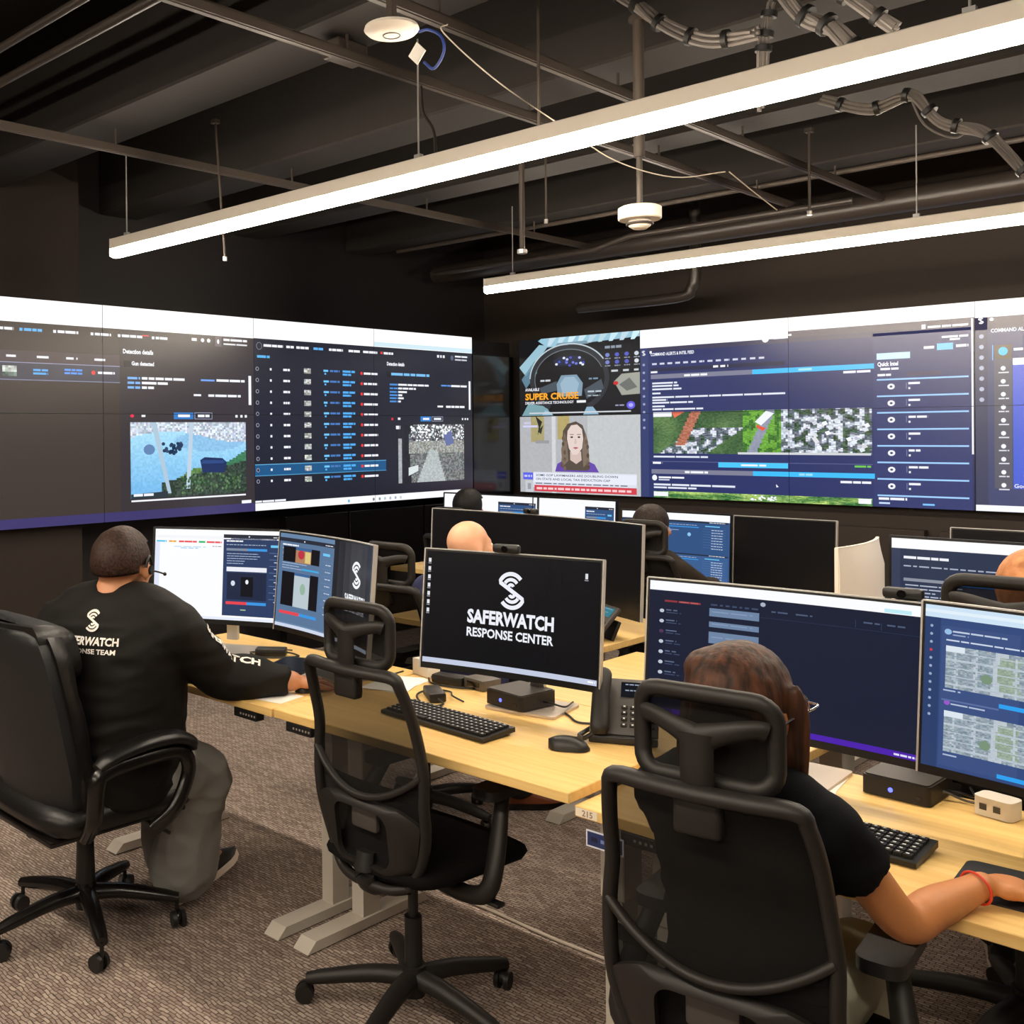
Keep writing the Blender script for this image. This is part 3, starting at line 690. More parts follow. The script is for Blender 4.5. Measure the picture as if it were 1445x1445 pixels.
    P.text('DRIVER ASSISTANCE TECHNOLOGY', 0.055, 0.576, 0.016, WH, 9, bold=0.02, width=0.42, asp=asp); P.rect(0.5, 0.577, 0.575, 0.592, WH, 9)
    P.disc(0.93, 0.553, 0.033, 0.024, (96, 88, 220), 8, 18); P.disc(0.93, 0.553, 0.018, 0.012, (170, 168, 244), 9, 12); P.words(0.81, 0.885, 0.55, 0.008, (160, 160, 190), 8, 0.03)
    # news picture
    def room(u, v):
        c = (176, 178, 182) if not (0.58 < u) else (190, 194, 196)
        if 0.10 < u < 0.22 and v > 0.66: c = (168, 158, 112)
        if 0.33 < u < 0.44 and v > 0.7: c = (176, 160, 104)
        if abs(u - 0.30) < 0.012 or abs(u - 0.60) < 0.006 or abs(u - 0.78) < 0.004 or abs(u - 0.95) < 0.006: c = (206, 208, 210)
        if abs(v - 0.60) < 0.012: c = (150, 152, 156)
        return jit(c, 3)
    P.field(0, 0, 1, 0.495, 60, 30, room, 1)
    P.poly([(0.14, 0.50), (0.20, 0.46), (0.16, 0.37), (0.17, 0.43)], (40, 42, 40), 2); P.poly([(0.16, 0.40), (0.21, 0.44), (0.19, 0.38)], (54, 56, 50), 2)
    P.words(0.14, 0.26, 0.32, 0.02, (150, 150, 152), 2, 0.1, 0.02)
    P.text('NEWS', 0.04, 0.445, 0.016, (214, 210, 250), 3, width=0.06, asp=asp); P.rect(0.03, 0.425, 0.16, 0.438, (206, 204, 240), 3)
    hair = (84, 72, 62); hl = (122, 106, 92)
    P.poly([(0.38, 0.40), (0.42, 0.445), (0.49, 0.46), (0.545, 0.435), (0.565, 0.39), (0.575, 0.30), (0.60, 0.20), (0.585, 0.15), (0.40, 0.15), (0.365, 0.2), (0.375, 0.3)], hair, 4)
    P.poly([(0.31, 0.14), (0.33, 0.19), (0.39, 0.215), (0.57, 0.215), (0.64, 0.19), (0.675, 0.14)], (100, 70, 168), 3)
    P.poly([(0.44, 0.215), (0.44, 0.27), (0.53, 0.27), (0.535, 0.215), (0.49, 0.19)], (206, 184, 176), 5)
    P.poly([(0.415, 0.35), (0.42, 0.40), (0.45, 0.435), (0.50, 0.44), (0.54, 0.41), (0.55, 0.35), (0.54, 0.29), (0.50, 0.25), (0.46, 0.25), (0.43, 0.29)], (222, 204, 196), 6)
    for a, b, l_ in ((0.395, 0.33, 7), (0.57, 0.33, 7)): P.poly([(a, b + 0.06), (a + 0.02, b), (a + 0.03, b - 0.12), (a - 0.02, b - 0.16), (a - 0.03, b - 0.05)], hl, l_)
    for k in range(16):
        sd = rnd.choice((-1, 1)); P.disc(0.485 + sd * rnd.uniform(0.085, 0.115), rnd.uniform(0.16, 0.36), 0.012, 0.016, jit((92, 76, 64), 18), 7, 8)
    for a in (0.455, 0.515): P.disc(a, 0.36, 0.012, 0.006, (56, 48, 48), 7, 8); P.rect(a - 0.017, 0.375, a + 0.017, 0.379, (90, 74, 66), 7)
    P.poly([(0.48, 0.35), (0.493, 0.35), (0.497, 0.318), (0.475, 0.318)], (206, 184, 176), 7); P.poly([(0.462, 0.293), (0.487, 0.299), (0.512, 0.293), (0.487, 0.283)], (176, 100, 100), 7)
    P.rect(0.12, 0.035, 0.97, 0.135, (214, 218, 230), 8); P.rect(0.12, 0.068, 0.97, 0.128, (226, 230, 242), 9); P.rect(0.03, 0.084, 0.12, 0.13, (92, 100, 224), 9); P.words(0.04, 0.11, 0.1, 0.014, (190, 196, 250), 10, 0.03)
    P.rect(0.05, 0.0, 0.12, 0.078, (196, 198, 206), 9); P.rect(0.07, 0.02, 0.1, 0.06, (150, 154, 164), 10)
    P.text('SOME GOP LAWMAKERS ARE DOUBLING DOWN', 0.145, 0.108, 0.014, (44, 48, 76), 10, bold=0.008, width=0.68, asp=asp)
    P.text('ON STATE AND LOCAL TAX DEDUCTION CAP', 0.145, 0.083, 0.014, (44, 48, 76), 10, bold=0.008, width=0.62, asp=asp)
    P.words(0.14, 0.9, 0.058, 0.007, (110, 114, 130), 10, 0.05); P.rect(0.13, 0.01, 0.97, 0.05, (206, 62, 74), 10); P.words(0.15, 0.93, 0.022, 0.014, (250, 200, 204), 11, 0.035, 0.3)
    # ---- alert window over columns two and three
    P.fr(PW, 0, 2 * PW, 2 * PH); asp = 16 / 9
    bg = (38, 48, 100)
    P.rect(0, 0, 1, 1, bg, 0); P.rect(0, 0.925, 1, 1, (255, 255, 255), 1); P.rect(0, 0.89, 0.5, 0.925, (255, 255, 255), 1)
    P.rect(0, 0, 0.03, 0.89, (50, 60, 108), 1); P.rect(0.742, 0, 0.992, 0.88, (44, 54, 106), 1)
    P.rect(0.03, 0.865, 0.995, 0.89, (58, 56, 84), 1); P.rect(0.5, 0.89, 0.995, 0.925, (70, 62, 80), 1)
    emblem(P, 0.014, 0.86, 0.022, WH, 3, asp); P.rect(0.036, 0.856, 0.044, 0.87, WH, 3)
    for i in range(9): P.disc(0.014, 0.79 - i * 0.047, 0.005, 0.008, (150, 158, 190), 3, 8)
    P.disc(0.43, 0.893, 0.011, 0.02, (240, 240, 246), 3); P.words(0.455, 0.50, 0.888, 0.014, WH, 3, 0.02, 0.1); P.words(0.50, 0.51, 0.90, 0.01, WH, 3, 0.02, 0.1)
    P.text('COMMAND ALERTS & INTEL FEED', 0.04, 0.84, 0.018, WH, 3, bold=0.025, width=0.155, asp=asp)
    for i in range(14): P.words(0.045 + i * 0.028, 0.062 + i * 0.028, 0.786, 0.011, (206, 210, 228), 3, 0.02, 0.1)
    P.rect(0.04, 0.745, 0.49, 0.768, (36, 40, 70), 2); P.words(0.26, 0.31, 0.752, 0.012, WH, 3, 0.03); P.words(0.04, 0.07, 0.738, 0.011, WH, 3, 0.03)
    def bars(y, l=3):
        P.rect(0.04, y - 0.013, 0.388, y + 0.013, (122, 124, 146), l); P.words(0.16, 0.24, y - 0.006, 0.012, WH, l + 1, 0.03, 0.1)
        P.rect(0.388, y - 0.013, 0.745, y + 0.013, (58, 186, 250), l); P.words(0.53, 0.57, y - 0.006, 0.012, (150, 220, 255), l + 1, 0.03, 0.1)
    bars(0.716)
    for y, b in ((0.672, 0.135), (0.655, 0.14), (0.636, 0.15), (0.612, 0.075), (0.588, 0.49), (0.572, 0.1), (0.556, 0.19), (0.535, 0.09), (0.517, 0.225)): P.words(0.045, b, y, 0.010, (224, 228, 240), 3, 0.05, 0.08)
    P.words(0.66, 0.735, 0.685, 0.012, WH, 3, 0.03, 0.1)
    aerial(P, 0.048, 0.262, 0.738, 0.505, 0)
    P.rect(0.048, 0.478, 0.115, 0.505, WH, 5); P.poly([(0.115, 0.505), (0.16, 0.505), (0.125, 0.47)], (226, 110, 84), 5); P.rect(0.34, 0.26, 0.735, 0.272, (206, 210, 214), 5)
    P.poly([(0.395, 0.44), (0.43, 0.50), (0.455, 0.485), (0.415, 0.42)], (236, 240, 246), 5); P.poly([(0.40, 0.425), (0.43, 0.405), (0.42, 0.39), (0.40, 0.41)], (226, 84, 60), 5)
    for k in range(16): 
        a, b = rnd.uniform(0.54, 0.725), rnd.uniform(0.27, 0.475); P.poly([(a, b), (a + 0.012, b + 0.008), (a + 0.006, b + 0.026), (a - 0.006, b + 0.018)], jit((226, 230, 238), 20), 5)
    P.words(0.048, 0.24, 0.238, 0.010, (220, 226, 240), 3, 0.06, 0.06); P.rect(0.04, 0.213, 0.74, 0.216, (96, 104, 146), 3); P.words(0.045, 0.08, 0.20, 0.012, WH, 3, 0.02)
    P.rect(0.275, 0.186, 0.497, 0.214, (70, 196, 252), 4); P.words(0.35, 0.43, 0.195, 0.010, WH, 5, 0.05, 0.1); P.words(0.69, 0.735, 0.198, 0.01, (110, 200, 80), 4, 0.03, 0.1)
    bars(0.155)
    P.disc(0.051, 0.118, 0.009, 0.017, WH, 3); P.words(0.066, 0.16, 0.116, 0.010, WH, 3, 0.03, 0.1); P.words(0.066, 0.105, 0.103, 0.008, (200, 206, 224), 3, 0.03, 0.1)
    P.words(0.048, 0.33, 0.073, 0.011, (220, 226, 240), 3, 0.06, 0.07); P.words(0.048, 0.20, 0.056, 0.010, (220, 226, 240), 3, 0.06, 0.07); P.words(0.65, 0.735, 0.115, 0.012, WH, 3, 0.03, 0.1)
    P.poly([(0.46, 0.10), (0.468, 0.085), (0.461, 0.082)], WH, 5)
    aerial(P, 0.048, 0.0, 0.738, 0.04, 1); P.rect(0.048, 0.01, 0.10, 0.036, WH, 5); P.rect(0.70, 0.012, 0.735, 0.038, WH, 5)
    for k in range(30): P.disc(rnd.uniform(0.38, 0.46), rnd.uniform(0.008, 0.036), 0.004, 0.004, WH, 5, 6)
    P.rect(0.752, 0.746, 0.84, 0.778, (196, 232, 255), 3); P.text('Quick Intel', 0.754, 0.713, 0.02, WH, 3, bold=0.04, width=0.055, asp=asp); P.words(0.762, 0.81, 0.692, 0.011, WH, 3, 0.03, 0.1)
    P.words(0.754, 0.79, 0.662, 0.011, WH, 3, 0.02, 0.1); P.rect(0.83, 0.658, 0.92, 0.678, (60, 56, 92), 2)
    for i in range(8):
        y = 0.644 - i * 0.0836
        P.rect(0.752, y - 0.004, 0.985, y + 0.004, (156, 202, 250), 3)
        if i < 7:
            P.disc(0.79, y - 0.036, 0.010, 0.015, WH, 4, 10); P.disc(0.79, y - 0.036, 0.004, 0.006, (50, 58, 100), 5, 8)
            P.words(0.835, 0.865 + 0.02 * (i % 3 == 2), y - 0.028, 0.011, WH, 4, 0.03, 0.1); P.rect(0.835, y - 0.052, 0.84, y - 0.042, WH, 4); P.rect(0.829, y - 0.05, 0.831, y - 0.018, (110, 120, 160), 4)
    P.words(0.755, 0.83, 0.037, 0.012, WH, 4, 0.03, 0.1); P.words(0.756, 0.785, 0.016, 0.009, (190, 214, 250), 4, 0.03, 0.1); P.words(0.87, 0.90, 0.016, 0.009, (120, 190, 250), 4, 0.03, 0.1)
    P.rect(0.908, 0.778, 0.948, 0.81, (110, 196, 250), 3); P.words(0.875, 0.903, 0.787, 0.013, WH, 3, 0.02, 0.1); P.words(0.955, 0.985, 0.787, 0.013, WH, 3, 0.02, 0.1)
    P.words(0.92, 0.985, 0.835, 0.010, WH, 3, 0.03, 0.1); P.words(0.94, 0.965, 0.822, 0.009, WH, 3, 0.03, 0.1); P.rect(0.87, 0.885, 0.88, 0.907, WH, 3); P.words(0.885, 0.985, 0.888, 0.010, WH, 3, 0.03, 0.1)
    P.rect(0.992, 0.27, 0.9965, 0.92, WH, 4); P.rect(0.9965, 0, 1, 0.925, (20, 22, 40), 4)
    # ---- map window beginning in column four
    P.fr(3 * PW, 0, 2 * PW, 2 * PH)
    P.rect(0, 0, 1, 1, (62, 68, 108), 0); P.rect(0, 0.92, 1, 1, (255, 255, 255), 1); P.rect(0, 0, 1, 0.03, (240, 242, 248), 2)
    P.rect(0, 0.03, 0.03, 0.92, (56, 60, 90), 1); P.rect(0.0, 0.86, 1, 0.92, (74, 66, 84), 1); emblem(P, 0.015, 0.905, 0.022, WH, 3, asp); P.disc(0.04, 0.908, 0.005, 0.008, WH, 3)
    for i in range(7): P.disc(0.016, 0.83 - i * 0.05, 0.006, 0.011, (170, 176, 200), 3, 8)
    P.text('COMMAND ALERTS', 0.038, 0.846, 0.017, WH, 3, bold=0.025, width=0.1, asp=asp)
    P.rect(0.045, 0.11, 0.086, 0.72, (84, 84, 98), 2); P.rect(0.046, 0.72, 0.086, 0.785, (92, 78, 60), 2); P.disc(0.066, 0.755, 0.011, 0.02, (70, 190, 232), 3); P.rect(0.041, 0.715, 0.043, 0.787, (120, 190, 250), 3)
    for i in range(10): P.disc(0.066, 0.675 - i * 0.061, 0.006, 0.011, WH, 3, 8); P.words(0.055, 0.079, 0.652 - i * 0.061, 0.006, (214, 216, 226), 3, 0.02, 0.1)
    P.rect(0.088, 0.11, 0.6, 0.688, (66, 92, 206), 2); P.rect(0.088, 0.688, 0.5, 0.72, WH, 3); P.words(0.09, 0.2, 0.755, 0.012, WH, 3, 0.03, 0.1); P.text('Google', 0.09, 0.115, 0.018, WH, 4, width=0.045, asp=asp)
    return P

def panel(lab, pic, x0, y0, origin, ax, nrm, grp):
    """one thin-bezel display panel: ax = direction to the right along the wall, nrm = out of the wall"""
    t = thing('video_wall_panel', lab, 'video wall panel', origin, 0, grp); ax = Vector(ax); nrm = Vector(nrm)
    f = lambda x, y, o: ax * (x - x0) + Vector((0, 0, y - y0)) + nrm * o
    q = pic.clipped(x0 + 0.0016, y0 + 0.0016, x0 + PW - 0.0016, y0 + PH - 0.0016)
    b = MB(); cc = ax * (PW / 2) + Vector((0, 0, PH / 2)) - nrm * 0.046
    d = (abs(ax.x) * (PW - 0.0006) + abs(nrm.x) * 0.088, abs(ax.y) * (PW - 0.0006) + abs(nrm.y) * 0.088, PH - 0.0006)
    b.box(cc, d).build('housing', 'bezel', t, smooth=False)
    q.build('display', 'screen_wall', f, t)
    return t
XL, YE, YR, XS, ZB = -5.788, 7.124, 7.732, -5.734, 1.068
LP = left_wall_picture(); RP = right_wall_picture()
LL = [['left wall screen at the far left, blank brown lower panel above a purple strip', 'left wall screen at the far left with white bar, menu and one highlighted row'],
      ['left wall screen showing the courtyard camera picture with a blue vehicle', 'left wall upper screen with the gun detected details and pale bar on top'],
      ['left wall screen with the lower list rows and the blue selected row', 'left wall upper screen with the start of the red-dot detections list'],
      ['left wall lower screen showing the grey fisheye warehouse camera view', 'left wall upper screen next to the corner with detection details text']]
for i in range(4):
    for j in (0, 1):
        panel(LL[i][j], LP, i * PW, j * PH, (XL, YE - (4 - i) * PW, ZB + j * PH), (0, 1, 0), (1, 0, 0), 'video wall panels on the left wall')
RL = [['back wall screen showing the news presenter in a purple top', 'back wall screen showing the car steering wheel advert'],
      ['back wall lower screen with the left half of the green aerial photo', 'back wall upper screen with the alerts heading and feed text'],
      ['back wall lower screen with aerial housing photo and icon list', 'back wall upper screen with long blue bar and quick intel buttons'],
      ['back wall lower screen at the right edge with royal blue map', 'back wall upper screen at the right edge with icon sidebar']]
for i in range(4):
    for j in (0, 1):
        panel(RL[i][j], RP, i * PW, j * PH, (XS + i * PW, YR, ZB + j * PH), (1, 0, 0), (0, -1, 0), 'video wall panels on the back wall')
# black glossy filler between the walls, and the low dark panels
t = thing('corner_panel', 'narrow glossy black panel in the corner between the two video walls', 'panel', (XL + 0.0, (YE + YR) / 2, 0.0))
MB().box((-0.03, 0, 1.145), (0.05, YR - YE - 0.03, 2.29), bev=0.004).build('face', 'gloss_black', t, smooth=False)
MB().box((-0.03, 0, 2.296), (0.01, YR - YE - 0.03, 0.012)).build('top_edge', 'dark_plastic', t, smooth=False)
for y0, y1, lab in ((4.995, 5.63, 'glossy black low wall panel left of the seam under the left screens'), (5.645, 6.5, 'glossy black low wall panel right of the seam under the left screens'), (6.515, 7.12, 'dark low wall panel nearest the corner under the left screens')):
    tag(MB().box((-5.85, (y0 + y1) / 2, 0.51), (0.08, y1 - y0, 1.0), bev=0.004).build('low_wall_panel', 'gloss_black', smooth=False), lab, 'wall panel', 'low black panels below the left screens')
for x0, x1, lab in ((-3.6, -2.39, 'brown fabric wall panel left of the dark strip under the back screens'), (-2.30, -0.4, 'brown fabric wall panel right of the dark strip under the back screens')):
    tag(MB().box(((x0 + x1) / 2, 7.77, 0.47), (x1 - x0, 0.08, 0.9), bev=0.006).build('low_wall_panel', 'wall_paint', smooth=False), lab, 'wall panel')
struct(MB().box((-5.95, 6.2, 1.75), (0.08, 3.4, 1.36)).build('wall_left_screen_mount', 'wall_paint_deep', smooth=False))
struct(MB().box((-3.4, 7.82, 1.75), (4.9, 0.04, 1.36)).build('wall_back_screen_mount', 'wall_paint_deep', smooth=False))

# ------------------------------------------------------------------ desks
def desk(name, lab, x0, x1, y0, y1, z, legs, group=None, paddle=None, feet=True):
    t = thing(name, lab, 'desk', ((x0 + x1) / 2, (y0 + y1) / 2, 0), 0, group); W, D = x1 - x0, y1 - y0
    MB().box((0, 0, z - 0.0135), (W - 0.003, D - 0.003, 0.027), bev=0.002, seg=1).build('desktop', 'beech_laminate', t, smooth=False)
    MB().box((0, 0.03, z - 0.047), (W - 0.16, 0.05, 0.035)).build('crossbar', 'dark_plastic', t, smooth=False)
    for lx in legs:
        x = lx - (x0 + x1) / 2
        g = MB().box((x, -0.02, (z - 0.03) / 2 + 0.012), (0.052, 0.075, z - 0.068)).build('leg', 'light_grey_steel', t, smooth=False)
        MB().box((x, -0.02, z - 0.20), (0.07, 0.092, 0.33), bev=0.003, seg=1).build('outer_sleeve', 'light_grey_steel', g, smooth=False)
        yb = -D / 2 + 0.045; ye = D / 2 - 0.10
        b = MB(); h = 0.036; p = [(yb, 0.004), (yb + 0.035, h), (ye - 0.035, h), (ye, 0.004)]
        b.prism(p, 0.070, Matrix(((0, 0, 1), (1, 0, 0), (0, 1, 0))), (x - 0.035, 0, 0.0)); b.build('foot', 'light_grey_steel', g, smooth=False)
        MB().box((x, -0.02, z - 0.033), (0.06, D * 0.7, 0.012)).build('top_bracket', 'dark_plastic', g, smooth=False)
    for px in (paddle or []):
        p = MB().box((px - (x0 + x1) / 2, -D / 2 + 0.020, z - 0.043), (0.115, 0.035, 0.030), bev=0.003).build('control_paddle', 'black_plastic', t, smooth=False)
        b = MB()
        for k in range(6): b.box((px - (x0 + x1) / 2 - 0.02 + k * 0.014, -D / 2 + 0.0018, z - 0.043), (0.006, 0.001, 0.006))
        b.build('buttons', 'print_grey', p, smooth=False)
    return t
G = 'height adjustable desks in the front row'
desk('standing_desk', 'pale wood desk in front of the man in the black leather chair', -3.62, -2.519, 2.096, 2.80, 0.758, (-3.55, -2.585), G, (-2.655,))
desk('standing_desk', 'pale wood desk with the empty mesh chair pushed in', -2.515, -1.424, 2.10, 2.81, 0.758, (-2.447, -1.49), G, (-2.40,))
dC = desk('standing_desk', 'slightly lower pale wood desk where the woman with brown hair works', -1.421, -0.10, 2.115, 2.815, 0.728, (-1.345, -0.18), G, (-1.24,))
desk('bench_desk', 'pale wood desk directly behind the logo monitor and desk phone', -2.165, -1.16, 2.83, 3.66, 0.752, (-1.62, -1.24))
desk('bench_desk', 'pale wood desk of the bald man under the wide dark monitor', -3.42, -2.29, 3.55, 4.30, 0.758, (-3.26, -2.52))
desk('bench_desk', 'pale wood desk of the orange-haired person at the right edge', -1.62, 0.1, 3.67, 4.46, 0.745, (-1.36, 0.0))
desk('bench_desk', 'far pale desk under the two white-lit monitors', -4.75, -3.30, 4.98, 5.68, 0.74, (-4.6, -3.45))
desk('bench_desk', 'far pale desk under the monitor with blue windows and the switched off one', -3.295, -1.85, 4.98, 5.68, 0.74, (-3.2, -1.95))
# number sticker on the corner of the lower desk and a small blue card below it
P = Paint(0, 0, 1, 1); P.rect(-0.028, -0.010, 0.030, 0.010, (236, 226, 206), 0); P.text('215', 0.004, -0.007, 0.014, (150, 120, 96), 1, 'c', 0.02)
st = bpy.data.objects.new('number_sticker', None); C.objects.link(st); st.location = (-1.352, 2.1155, 0.7145)
st.parent = dC; st.location = (-1.388 + 0.7605, -0.3488, 0.7145)
m = bpy.data.materials.new('sticker_print'); m.use_nodes = True
_a = m.node_tree.nodes.new('ShaderNodeAttribute'); _a.attribute_name = 'Col'; m.node_tree.links.new(_a.outputs['Color'], m.node_tree.nodes['Principled BSDF'].inputs['Base Color']); MATS['print_colour'] = m
P.build('sticker_face', 'print_colour', lambda x, y, o: Vector((x, -o - 0.0003, y)), st)
P = Paint(); P.rect(-0.05, -0.02, 0.05, 0.02, (214, 216, 230), 0); P.rect(-0.046, -0.016, 0.046, 0.016, (34, 48, 96), 1); P.rect(-0.036, -0.006, -0.02, 0.006, (20, 26, 60), 2); P.rect(-0.01, -0.004, 0.03, 0.004, (110, 124, 180), 2)
cd = P.build('hanging_card', 'print_colour', lambda x, y, o: Vector((x, -o - 0.0006, y))); cd.location = (-1.335, 2.112, 0.662); tag(cd, 'small dark blue card with white border under the corner of the lower desk', 'card')
_s = cd.modifiers.new('thickness', 'SOLIDIFY'); _s.thickness = 0.001

# ------------------------------------------------------------------ monitors
def monitor(lab, loc, rz, w, h, zc, pic, tilt=5, rad=1.5, smat='screen_desk', shell='bezel', rim='silver', fwd=0.08, base=(0.24, 0.20), group=None, stand='silver', thick=0.022):
    t = thing('monitor', lab, 'monitor', loc, rz, group); n = 14
    ct, sn = math.cos(R(tilt)), math.sin(R(tilt))
    def sag(x): return -(rad - math.sqrt(max(0, rad * rad - x * x))) if rad else 0
    def pt(x, z, y):  # x across, z up from centre, y depth (front negative)
        yy = sag(x) + y
        return Vector((x, -fwd + yy * ct + z * sn, zc + z * ct - yy * sn))
    b = MB(); rows = []
    for i in range(n + 1):
        x = -w / 2 + w * i / n; e = 1 - (2 * i / n - 1) ** 6; bl = thick + 0.03 * e * (1 - (2 * i / n - 1) ** 2)
        rows.append([pt(x, -h / 2, 0), pt(x, h / 2, 0), pt(x, h / 2, thick * 0.7), pt(x, h * 0.3, bl), pt(x, -h * 0.3, bl), pt(x, -h / 2, thick * 0.7)])
    b.grid(rows, closed_u=True, cap=True).build('housing', shell, t, ang=30)
    b = MB()
    for zz in (h / 2 + 0.001,):
        b.grid([[pt(-w / 2 - 0.001 + (w + 0.002) * i / n, zz - 0.002, -0.001), pt(-w / 2 - 0.001 + (w + 0.002) * i / n, zz + 0.0012, -0.001), pt(-w / 2 - 0.001 + (w + 0.002) * i / n, zz + 0.0012, thick * 0.75), pt(-w / 2 - 0.001 + (w + 0.002) * i / n, zz - 0.002, thick * 0.75)] for i in range(n + 1)], closed_u=True, cap=True)
    for sx in (-1, 1):
        x = sx * (w / 2 + 0.001)
        b.grid([[pt(x - 0.002, z, -0.001), pt(x + 0.002, z, -0.001), pt(x + 0.002, z, thick * 0.75), pt(x - 0.002, z, thick * 0.75)] for z in (-h / 2, h / 2)], closed_u=True, cap=True)
    b.build('rim', rim, t, ang=30)
    sw, sh, sz = w - 0.014, h - 0.026, 0.006
    f = lambda x, y, o: pt((x - 0.5) * sw, (y - 0.5) * sh + sz, -0.0012 - o)
    pic.build('display', smat, f, t, strips=(0, 1, n), step=0.0003)
    cb = pt(0, -0.02, thick + 0.028)
    b = MB(); b.box((0, 0.045, zc / 2 + 0.03), (0.048, 0.022, zc - 0.02), bev=0.004)
    b.box((0, (cb.y + 0.05) / 2, cb.z), (0.06, abs(0.05 - cb.y) + 0.03, 0.06), bev=0.006); b.build('stand_column', stand, t, ang=30)
    MB().prism(rrect(base[0], base[1], 0.012), 0.008, None, (0, 0.0, 0.0005)).build('stand_base', 'plate_silver', t, ang=30)
    return t
def PU(): return Paint(0, 0, 1, 1)
def window(P, x0, x1, y0, y1, bg=(44, 62, 100), bar=True, asp=1.7, light=False):
    """a small alert window with header, blue bar, text lines and a side list"""
    w = x1 - x0; h = y1 - y0; P.rect(x0, y0, x1, y1, bg, 1)
    X = lambda u: x0 + u * w; Y = lambda v: y0 + v * h
    P.rect(X(0), Y(0.955), X(1), Y(1), (40, 44, 58), 2); P.disc(X(0.42), Y(0.975), 0.006, 0.008, WH, 3, 8); P.words(X(0.82), X(0.97), Y(0.968), 0.008, WH, 3, 0.02)
    P.words(X(0.05), X(0.32), Y(0.91), 0.016, WH, 3, 0.03, 0.1); P.words(X(0.05), X(0.7), Y(0.87), 0.008, (170, 186, 214), 3, 0.02, 0.3)
    P.rect(X(0.05), Y(0.80), X(0.40), Y(0.83), (128, 140, 160), 3); P.rect(X(0.40), Y(0.80), X(0.72), Y(0.83), (60, 150, 226), 3)
    for k in range(5): P.words(X(0.06), X(rnd.uniform(0.3, 0.65)), Y(0.76 - k * 0.03), 0.007, (176, 190, 220), 3, 0.03, 0.1)
    P.rect(X(0.78), Y(0.85), X(0.92), Y(0.88), (110, 200, 246), 3)
    for k in range(8): P.rect(X(0.76), Y(0.78 - k * 0.08), X(0.98), Y(0.785 - k * 0.08), (100, 130, 180), 3); P.words(X(0.84), X(0.95), Y(0.745 - k * 0.08), 0.009, (200, 212, 234), 3, 0.02)
    return X, Y
def wallpaper(P, x0, x1, asp, big=True):
    w = x1 - x0; cx = x0 + w * 0.5
    P.rect(x0, 0.0, x1, 1, (7, 9, 14), 1)
    emblem(P, cx, 0.70, 0.235, WH, 3, asp)
    P.text('SAFERWATCH', cx, 0.395, 0.112, WH, 3, 'c', 0.04, width=w * 0.50)
    P.text('RESPONSE CENTER', cx, 0.275, 0.075, WH, 3, 'c', 0.028, width=w * 0.50)
# --- logo monitor
P = PU(); wallpaper(P, 0, 1, 1.68); P.rect(0, 0, 1, 0.045, (196, 204, 226), 2); P.words(0.95, 0.99, 0.018, 0.014, (250, 250, 252), 3, 0.02)
for k in range(7): P.rect(0.012, 0.90 - k * 0.075, 0.027, 0.935 - k * 0.075, (226, 226, 230), 3); P.rect(0.010, 0.885 - k * 0.075, 0.028, 0.894 - k * 0.075, (150, 150, 160), 3)
P.rect(0.918, 0.855, 0.933, 0.90, (220, 222, 228), 3); P.rect(0.914, 0.84, 0.936, 0.848, (160, 160, 170), 3)
monitor('monitor with white logo and response center lettering on black', (-1.945, 2.672, 0.7585), 9.5, 0.592, 0.372, 0.305, P, tilt=6, rad=1.8, fwd=0.135, base=(0.235, 0.19))
# --- big monitor in front of the woman
P = PU(); P.rect(0, 0, 1, 1, (20, 28, 50), 0); P.rect(0, 0.93, 1, 1, (250, 252, 255), 1); P.rect(0.87, 0.935, 0.96, 0.96, (190, 236, 246), 2)
P.rect(0, 0, 1, 0.04, (74, 30, 170), 1); P.rect(0, 0, 0.1, 0.04, (50, 30, 120), 2)
for k in range(3): P.rect(0.55 + k * 0.018, 0.012, 0.562 + k * 0.018, 0.028, (190, 180, 240), 3)
P.words(0.91, 0.985, 0.012, 0.013, (226, 222, 244), 3, 0.014)
P.rect(0.30, 0.0, 0.3015, 0.93, (26, 36, 62), 2); P.rect(0, 0.925, 0.3, 0.93, (30, 44, 74), 2)
P.words(0.06, 0.20, 0.845, 0.014, (140, 54, 60), 3, 0.05, 0.1); P.words(0.12, 0.2, 0.847, 0.01, (180, 90, 90), 4, 0.03)
for k in range(9):
    y = 0.775 - k * 0.078; P.disc(0.05, y, 0.009, 0.014, (190, 198, 214) if k != 2 else (80, 50, 90), 3, 10); P.words(0.067, 0.11, y + 0.004, 0.009, (92, 104, 134), 3, 0.03); P.words(0.067, 0.125, y - 0.014, 0.007, (62, 74, 104), 3, 0.03)
for y0, y1 in ((0.77, 0.83), (0.69, 0.73), (0.57, 0.655)): P.rect(0.235, y0, 0.425, y1, (108, 132, 164), 3); P.words(0.245, 0.40, (y0 + y1) / 2, 0.008, (132, 154, 184), 4, 0.04)
P.words(0.24, 0.42, 0.85, 0.012, (60, 76, 106), 3, 0.02, 0.5); P.disc(0.438, 0.895, 0.010, 0.016, (170, 180, 196), 3, 10); P.rect(0.43, 0.80, 1, 0.803, (40, 54, 84), 3)
for a in (0.47, 0.56, 0.80, 0.88): P.words(a, a + 0.06, 0.845, 0.010, (78, 92, 122), 3, 0.03)
P.rect(0.772, 0.81, 0.774, 0.86, (50, 64, 96), 3); P.rect(0.86, 0.81, 0.862, 0.86, (50, 64, 96), 3)
monitor('large dark blue screen monitor right in front of the brown-haired woman', (-1.152, 2.70, 0.7285), 2.5, 0.69, 0.378, 0.296, P, tilt=5, rad=1.8, fwd=0.08, rim='silver')
